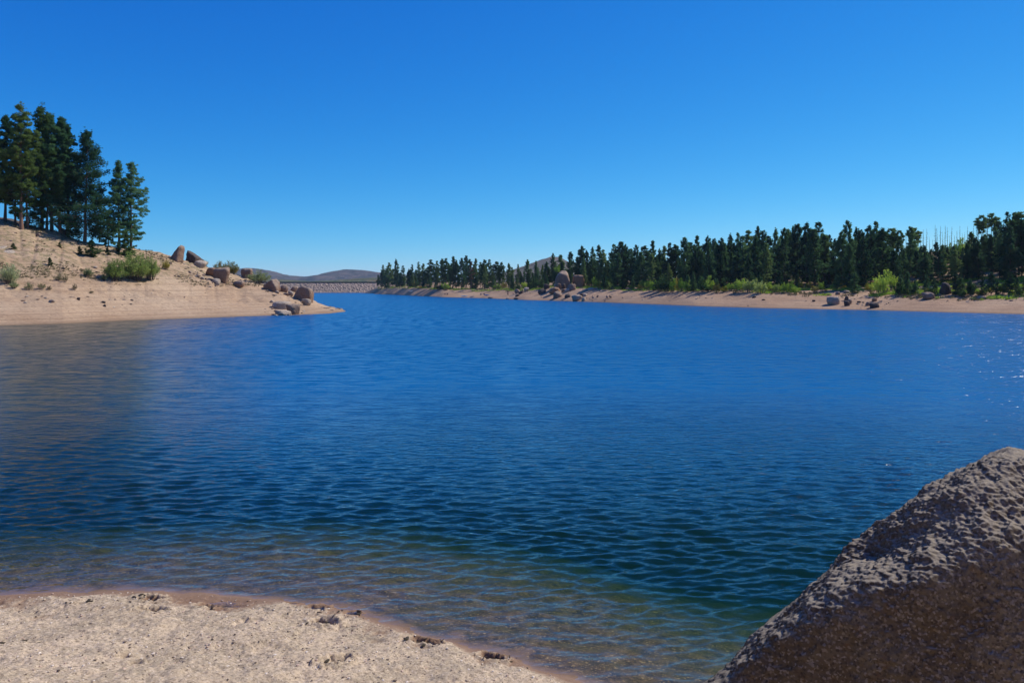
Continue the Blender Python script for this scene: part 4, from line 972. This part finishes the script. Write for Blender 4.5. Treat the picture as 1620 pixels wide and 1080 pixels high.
# dead snags behind on the right
def snag_proto(seed):
    r = np.random.default_rng(seed); A = Acc()
    z = np.linspace(0, 1, 7); b = np.cumsum(r.normal(0, .005, (7, 2)), 0)
    P = np.stack([b[:, 0], b[:, 1], z], -1); A.add(*tube(P, .012 * (1 - .80 * z), 5))
    for q in range(60):
        zz = r.uniform(.3, .97); a = r.uniform(0, 6.28); L = r.uniform(.03, .10) * (1.15 - zz)
        p0 = np.array([np.interp(zz, z, P[:, 0]), np.interp(zz, z, P[:, 1]), zz])
        A.add(*tube([p0, p0 + np.array([math.cos(a) * L * .5, math.sin(a) * L * .5, L * .1]), p0 + np.array([math.cos(a) * L, math.sin(a) * L, L * r.uniform(-.3, .5)])], [.0032, .0022, .001], 3))
    return mesh_np('dead_tree', *A.get(), M['bark_grey'], False)
SN = [snag_proto(700 + k) for k in range(5)]
sn = [(1199, 356), (1418, 366), (1427, 372), (1433, 366), (1452, 370), (1456, 369), (1461, 362), (1465, 361), (1470, 374), (1475, 378), (1479, 355), (1482, 360), (1487, 357), (1491, 366), (1495, 356), (1498, 359), (1502, 372), (1506, 358), (1510, 372), (1514, 364), (1518, 357), (1522, 368), (1527, 366), (1531, 357), (1536, 372), (1540, 355), (1545, 348), (1549, 352), (1556, 338), (1561, 350), (1563, 337), (1575, 352), (1589, 345), (1600, 356), (1378, 368), (1403, 372)]
sn.sort()
for i, (u, vt) in enumerate(sn):
    D = float(rf.uniform(195, 240)); z = float(right_z(u, D)); H = (CZ - (vt - HZ) / F * D) - z
    if i < 18: lab = 'bare grey dead snag on the right hand skyline, %s from the left' % ORD[i]
    else: lab = 'bare grey dead snag on the right hand skyline, %s from the right' % ORD[len(sn) - 1 - i]
    o = link('dead_tree', SN[i % 5], None, ((u - 810) / F * D, D, z - .1)); o.scale = (H, H, H); o.rotation_euler = (0, 0, i * 1.1); tag(o, lab, 'dead tree', 'dead snags above the right hand forest')

# shrubs of the far shore
fs = {'lime': [shrub_mesh(430 + k, 'lime', stems=26, per=26, leaf=.11) for k in range(2)], 'yellow': [shrub_mesh(433, 'yellow', stems=22, per=24, leaf=.12)], 'willow': [shrub_mesh(434, 'willow', stems=26, per=26, leaf=.11)],
      'green': [shrub_mesh(435, 'sapling', stems=30, per=28, leaf=.11)], 'olive': [shrub_mesh(436, 'olive', stems=24, per=24, leaf=.11)]}
fl = [(648, 455, 9, 9, 'lime'), (656, 456, 6, 10, 'yellow'), (665, 457, 4, 5, 'yellow'), (694, 459, 8, 9, 'green'), (705, 459, 10, 12, 'lime'), (787, 458, 9, 8, 'lime'), (797, 456, 7, 9, 'yellow'), (818, 459, 8, 8, 'green'), (830, 456, 8, 10, 'lime'), (842, 455, 8, 12, 'lime'), (856, 456, 8, 10, 'green'),
      (882, 432, 8, 10, 'lime'), (934, 452, 14, 10, 'willow'), (942, 455, 10, 14, 'lime'), (948, 458, 5, 12, 'yellow'), (957, 457, 10, 16, 'lime'), (966, 457, 9, 10, 'willow'), (985, 457, 9, 12, 'green'), (1000, 458, 6, 7, 'yellow'), (1012, 459, 8, 8, 'olive'), (1016, 457, 8, 14, 'lime'), (1027, 458, 10, 16, 'lime'), (1036, 460, 12, 16, 'lime'), (1046, 461, 16, 22, 'green'), (1056, 462, 16, 22, 'green'), (1064, 462, 12, 18, 'lime'), (1072, 461, 7, 20, 'yellow'), (1079, 461, 10, 18, 'lime'), (1086, 462, 9, 18, 'lime'),
      (1098, 461, 10, 14, 'green'), (1112, 462, 12, 22, 'green'), (1122, 462, 10, 22, 'lime'), (1134, 463, 12, 12, 'olive'), (1146, 462, 8, 8, 'yellow'), (1155, 460, 12, 12, 'lime'), (1164, 460, 10, 12, 'willow'), (1174, 462, 16, 21, 'lime'), (1183, 462, 12, 18, 'willow'), (1191, 462, 14, 20, 'willow'), (1202, 464, 14, 18, 'willow'), (1210, 460, 8, 12, 'lime'), (1219, 460, 12, 12, 'lime'), (1228, 462, 10, 12, 'willow'), (1241, 463, 10, 16, 'lime'), (1251, 463, 10, 16, 'lime'), (1258, 465, 8, 12, 'lime'), (1267, 457, 6, 13, 'yellow'), (1280, 456, 8, 10, 'yellow'),
      (1290, 462, 12, 8, 'olive'), (1301, 460, 9, 14, 'lime'), (1318, 457, 7, 7, 'lime'), (1334, 456, 8, 9, 'yellow'), (1341, 455, 6, 8, 'lime'), (1346, 454, 5, 6, 'yellow'), (1374, 461, 9, 12, 'yellow'), (1379, 468, 6, 7, 'yellow'), (1388, 466, 14, 26, 'lime'), (1397, 467, 18, 34, 'lime'), (1412, 458, 12, 24, 'lime'), (1424, 466, 14, 18, 'green'), (1430, 462, 10, 14, 'lime'), (1446, 462, 10, 12, 'green'),
      (1520, 470, 10, 10, 'green'), (1536, 466, 10, 20, 'green'), (1549, 467, 8, 8, 'yellow'), (1560, 464, 5, 12, 'lime'), (1585, 466, 12, 20, 'green'), (1568, 462, 5, 6, 'yellow'), (1384, 408, 9, 10, 'yellow'), (1406, 412, 10, 18, 'yellow'), (1222, 425, 8, 12, 'yellow'), (1500, 425, 9, 12, 'yellow'), (1537, 418, 8, 9, 'yellow'),
      (1452, 394, 9, 12, 'lime'), (1462, 400, 10, 12, 'lime'), (1504, 392, 12, 11, 'lime'), (1515, 392, 12, 12, 'lime'), (1525, 389, 12, 12, 'lime'), (1534, 388, 10, 12, 'yellow'), (1545, 390, 10, 10, 'lime'), (1600, 452, 9, 14, 'green')]
fl.sort(); cz = {}
W = {'lime': 'bright green leafy shrub', 'yellow': 'yellow autumn shrub', 'willow': 'pale green willow shrub', 'green': 'dense deep green shrub', 'olive': 'olive brown shrub'}
for i, (u, vb, w, h, c) in enumerate(fl):
    key = (zone(u), c); cz[key] = cz.get(key, 0) + 1
    D = None
    if vb < 430: D = float(rf.uniform(.8, .97)) * float(Rg(u))
    elif u == 1600: D = 150.0
    if vb < 450 and u < 1000: D = 275.0
    zz = None
    lab = '%s, %s such from the left, %s' % (W[c], ORD[cz[key] - 1], zone(u))
    place_shrub('leafy_shrub', fs[c][i % len(fs[c])], u, vb, w, h, 'R', lab, 'leafy shrubs along the far shore', i * 1.3, D)
    if D is not None and D > 160 and vb < 430:
        o = [x for x in COL.objects if x.name.startswith('leafy_shrub')][-1]
        o.location.z = min(o.location.z, float(right_z(u, D)) - .03) if False else o.location.z
        gz = float(right_z(u, D)); top = o.location.z + o.scale.z; o.location.z = gz - .05; o.scale.z = max(1.5, top - gz)

# ------------------------------------------------------------------ people and boats on the far beach
def person(u, vb, pose, shirt, legs, label, face=1):
    D, z = right_hit(u, vb)
    root = empty('person', ((u - 810) / F * D, D, z)); tag(root, label, 'person', None)
    def skin(name, nodes, edges, mat, sub=1):
        me = bpy.data.meshes.new(name); me.from_pydata([n_[:3] for n_ in nodes], edges, []); me.materials.append(mat)
        o = link(name, me, root); md = o.modifiers.new('skin', 'SKIN')
        for i, n_ in enumerate(nodes): me.skin_vertices[0].data[i].radius = (n_[3], n_[3])
        me.skin_vertices[0].data[0].use_root = True
        sb = o.modifiers.new('sub', 'SUBSURF'); sb.levels = sub; sb.render_levels = sub
        # bake so the body is one plain mesh
        dg = bpy.context.evaluated_depsgraph_get(); nm = bpy.data.meshes.new_from_object(o.evaluated_get(dg)); o.modifiers.clear(); o.data = nm
        for p_ in nm.polygons: p_.use_smooth = True
        return o
    sk = M.setdefault('skin', mat_plain('skin_tone', (0.42, 0.25, 0.17)))
    if pose == 'stand':
        hip, ch, nk, hd = (0, 0, .88), (0, .01, 1.28), (0, 0, 1.46), (0, -.01, 1.60)
        kn = [(.10, -.02, .48), (-.11, .02, .48)]; ft = [(.12, .02, .06), (-.13, .0, .06)]; toe = [(.14, -.14, .04), (-.15, -.16, .04)]
        el = [(.27, .02, 1.10), (-.29, .03, 1.10)]; ha = [(.28, -.12, .88), (-.32, -.08, .86)]
    else:
        hip, ch, nk, hd = (0, .05, .16), (0, .12, .52), (0, .08, .70), (0, .04, .84)
        kn = [(.14, -.40, .46), (-.15, -.38, .44)]; ft = [(.14, -.60, .07), (-.15, -.58, .07)]; toe = [(.15, -.74, .05), (-.16, -.72, .05)]
        el = [(.28, -.05, .36), (-.28, -.03, .36)]; ha = [(.16, -.30, .42), (-.17, -.28, .42)]
    sh = [(.18, ch[1], ch[2] + .10), (-.18, ch[1], ch[2] + .10)]
    N = [(*hip, .15), (*ch, .15), (*nk, .06), (*hd, .105), (*sh[0], .065), (*el[0], .048), (*ha[0], .035), (*sh[1], .065), (*el[1], .048), (*ha[1], .035),
         (*kn[0], .075), (*ft[0], .045), (*toe[0], .04), (*kn[1], .075), (*ft[1], .045), (*toe[1], .04)]
    E = [(0, 1), (1, 2), (2, 3), (1, 4), (4, 5), (5, 6), (1, 7), (7, 8), (8, 9), (0, 10), (10, 11), (11, 12), (0, 13), (13, 14), (14, 15)]
    skin('body', N, E, sk)
    g = .014
    skin('shirt', [(*hip, .15 + g), (*ch, .15 + g), (*sh[0], .07 + g), tuple((np.array(sh[0]) * .45 + np.array(el[0]) * .55).tolist()) + (.055 + g,), (*sh[1], .07 + g), tuple((np.array(sh[1]) * .45 + np.array(el[1]) * .55).tolist()) + (.055 + g,)], [(0, 1), (1, 2), (2, 3), (1, 4), (4, 5)], shirt)
    skin('trousers', [(hip[0], hip[1], hip[2] - .03, .16 + g), (*kn[0], .08 + g), (*ft[0], .05 + g), (*kn[1], .08 + g), (*ft[1], .05 + g)], [(0, 1), (1, 2), (0, 3), (3, 4)], legs)
    skin('hair', [(hd[0], hd[1] + .02, hd[2] + .015, .112), (hd[0], hd[1] + .035, hd[2] + .055, .10)], [(0, 1)], M.setdefault('hair', mat_plain('dark_hair', (0.04, 0.025, 0.02))))
    root.rotation_euler = (0, 0, face)
C_ = lambda n_, c: mat_plain(n_, c)
person(937.6, 472.6, 'sit', C_('navy_cloth', (.02, .03, .07)), C_('grey_cloth', (.12, .14, .2)), 'seated person in dark clothes, leftmost of the four right of the boulder pile', .3)
person(945.5, 471, 'sit', C_('black_cloth', (.02, .018, .02)), C_('brown_cloth', (.08, .05, .05)), 'seated person in black, second from the left of the four', -.4)
person(960, 472, 'sit', C_('slate_cloth', (.06, .08, .14)), C_('dark_jeans', (.03, .04, .08)), 'seated person in bluish grey, third from the left of the four', .1)
person(965, 471.6, 'sit', C_('charcoal_cloth', (.035, .03, .04)), C_('dark_trousers', (.03, .03, .035)), 'seated person in charcoal, rightmost of the four', .5)
person(803.5, 467, 'stand', C_('maroon_cloth', (.10, .03, .035)), C_('black_trousers', (.02, .02, .025)), 'standing person in dark clothing left of the pair of mid beach boulders', .2)
person(704, 466.5, 'sit', C_('dark_shirt', (.03, .03, .05)), C_('dark_shorts', (.04, .04, .05)), 'seated person in dark shirt, left of two on the left part of the far beach', .2)
person(708, 466.5, 'sit', C_('brown_shirt', (.08, .05, .05)), C_('dark_pants', (.04, .04, .05)), 'seated person in brown shirt, right of two on the left part of the far beach', -.3)
person(761, 466.8, 'sit', C_('light_shirt', (.35, .37, .45)), C_('blue_jeans', (.05, .07, .14)), 'seated person in pale shirt beside the blue kayak', -.2)
person(766, 466.8, 'sit', C_('purple_shirt', (.07, .05, .09)), C_('black_shorts', (.02, .02, .03)), 'seated person in purplish shirt right beside the blue kayak', .2)

def kayak(u, v, L, rz, hullc, label, group='small boats on the far beach'):
    D, z = right_hit(u, v); z = max(z, 0.0)
    root = empty('kayak', ((u - 810) / F * D, D, z + .02)); tag(root, label, 'kayak', group)
    s = np.linspace(-1, 1, 21); prof = [(0, -.14), (.22, -.05), (.33, .10), (.28, .18), (.0, .22)]
    V = []
    for a in s:
        w = (1 - abs(a) ** 2.4) + .02; zz = .12 * abs(a) ** 3
        ring = [(w * y, zq * (.35 + .65 * w) + zz + .14) for y, zq in prof] + [(-w * y, zq * (.35 + .65 * w) + zz + .14) for y, zq in prof[-2:0:-1]]
        V += [(a * L / 2, y, q) for y, q in ring]
    V = np.array(V); k = 8; Fc = [(i * k + j, i * k + (j + 1) % k, (i + 1) * k + (j + 1) % k, (i + 1) * k + j) for i in range(20) for j in range(k)]
    link('hull', mesh_np('hull', V, np.array(Fc), C_('hull_plastic', hullc), True), root)
    an = np.linspace(0, 2 * np.pi, 15); P = np.stack([np.cos(an) * .45, np.sin(an) * .22, 0 * an + .37], -1)
    v_, f_ = tube(P, [.025] * 15, 5); link('cockpit_rim', mesh_np('cockpit_rim', v_, f_, M['bark'], True), root)
    root.rotation_euler = (0, 0, rz)
kayak(651, 461, 3.3, .1, (.78, .78, .76), 'white upturned boat on the sand at the left part of the far beach')
kayak(735, 469.2, 3.0, -.1, (.35, .55, .72), 'pale blue kayak at the waterline, left of two')
kayak(747, 470, 2.4, .15, (.16, .26, .38), 'dark blue kayak at the waterline, right of two')
kayak(770, 467.5, 2.2, .0, (.10, .22, .5), 'bright blue kayak beside the two seated people')

# ------------------------------------------------------------------ thin air between here and the far hills
import bmesh
HAZE = 0.00008
bm = bmesh.new(); bmesh.ops.create_cube(bm, size=1)
for v in bm.verts: v.co = Vector((v.co.x * 18200, 1500 + v.co.y * 9400, 41 + v.co.z * 100))
me = bpy.data.meshes.new('haze'); bm.to_mesh(me); bm.free()
t = NT('haze_air'); pv = t.n('ShaderNodeVolumePrincipled', Density=HAZE, Anisotropy=0.2); pv.inputs['Color'].default_value = (0.55, 0.76, 1.0, 1)
t.l(pv.outputs[0], t.out.inputs['Volume']); me.materials.append(t.m)
if HAZE: tag(link('haze', me), 'thin bluish air over the lake', None, None, 'stuff')

# ------------------------------------------------------------------ sky, sun, camera
w = bpy.data.worlds.new('World'); sc.world = w; w.use_nodes = True
nt = w.node_tree; nt.nodes.clear()
sky = nt.nodes.new('ShaderNodeTexSky'); sky.sky_type = 'NISHITA'; sky.sun_disc = False
sky.sun_elevation = math.radians(SUN_EL); sky.sun_rotation = math.radians(SUN_AZ)
sky.altitude = 2800; sky.air_density = 1.0; sky.dust_density = 0.0; sky.ozone_density = 3.0
bg = nt.nodes.new('ShaderNodeBackground'); bg.inputs[1].default_value = 0.1
ow = nt.nodes.new('ShaderNodeOutputWorld')
sp_ = nt.nodes.new('ShaderNodeSeparateColor'); cb_ = nt.nodes.new('ShaderNodeCombineColor'); nt.links.new(sky.outputs[0], sp_.inputs[0])
for ch, (g_, k_) in enumerate([(2.3, 1.30), (1.12, 0.985), (0.55, 1.075)]):      # camera-like saturation of the clear mountain sky
    def mth(op, a_, b_):
        n_ = nt.nodes.new('ShaderNodeMath'); n_.operation = op; nt.links.new(a_, n_.inputs[0]); n_.inputs[1].default_value = b_; return n_.outputs[0]
    x_ = mth('MULTIPLY', sp_.outputs[ch], 0.1); x_ = mth('MINIMUM', x_, 0.9); x_ = mth('POWER', x_, g_); x_ = mth('MULTIPLY', x_, k_ * 10)
    nt.links.new(x_, cb_.inputs[ch])
nt.links.new(cb_.outputs[0], bg.inputs[0]); nt.links.new(bg.outputs[0], ow.inputs[0])
sl = bpy.data.lights.new('sun', 'SUN'); sl.energy = 5.0; sl.angle = math.radians(0.53); sl.color = (1.0, 0.93, 0.80)
so = bpy.data.objects.new('sun', sl); COL.objects.link(so)
az, el = math.radians(SUN_AZ), math.radians(SUN_EL)
sd = Vector((math.sin(az) * math.cos(el), math.cos(az) * math.cos(el), math.sin(el)))
so.rotation_euler = sd.to_track_quat('Z', 'Y').to_euler(); so.location = sd * 50

cd = bpy.data.cameras.new('camera'); cd.sensor_width = 36; cd.lens = 36 * F / 1620; cd.shift_y = -85 / 1620
cd.clip_start = 0.1; cd.clip_end = 30000
co = bpy.data.objects.new('camera', cd); COL.objects.link(co); co.location = (0, 0, CZ); co.rotation_euler = (math.radians(90), 0, 0)
sc.camera = co
sc.view_settings.view_transform = 'Standard'; sc.view_settings.look = 'None'; sc.view_settings.exposure = 0.0; sc.view_settings.gamma = 1.0
sc.cycles.use_denoising = True
sc.cycles.max_bounces = 6; sc.cycles.transparent_max_bounces = 12; sc.cycles.volume_bounces = 0
sc.cycles.caustics_reflective = False; sc.cycles.caustics_refractive = False
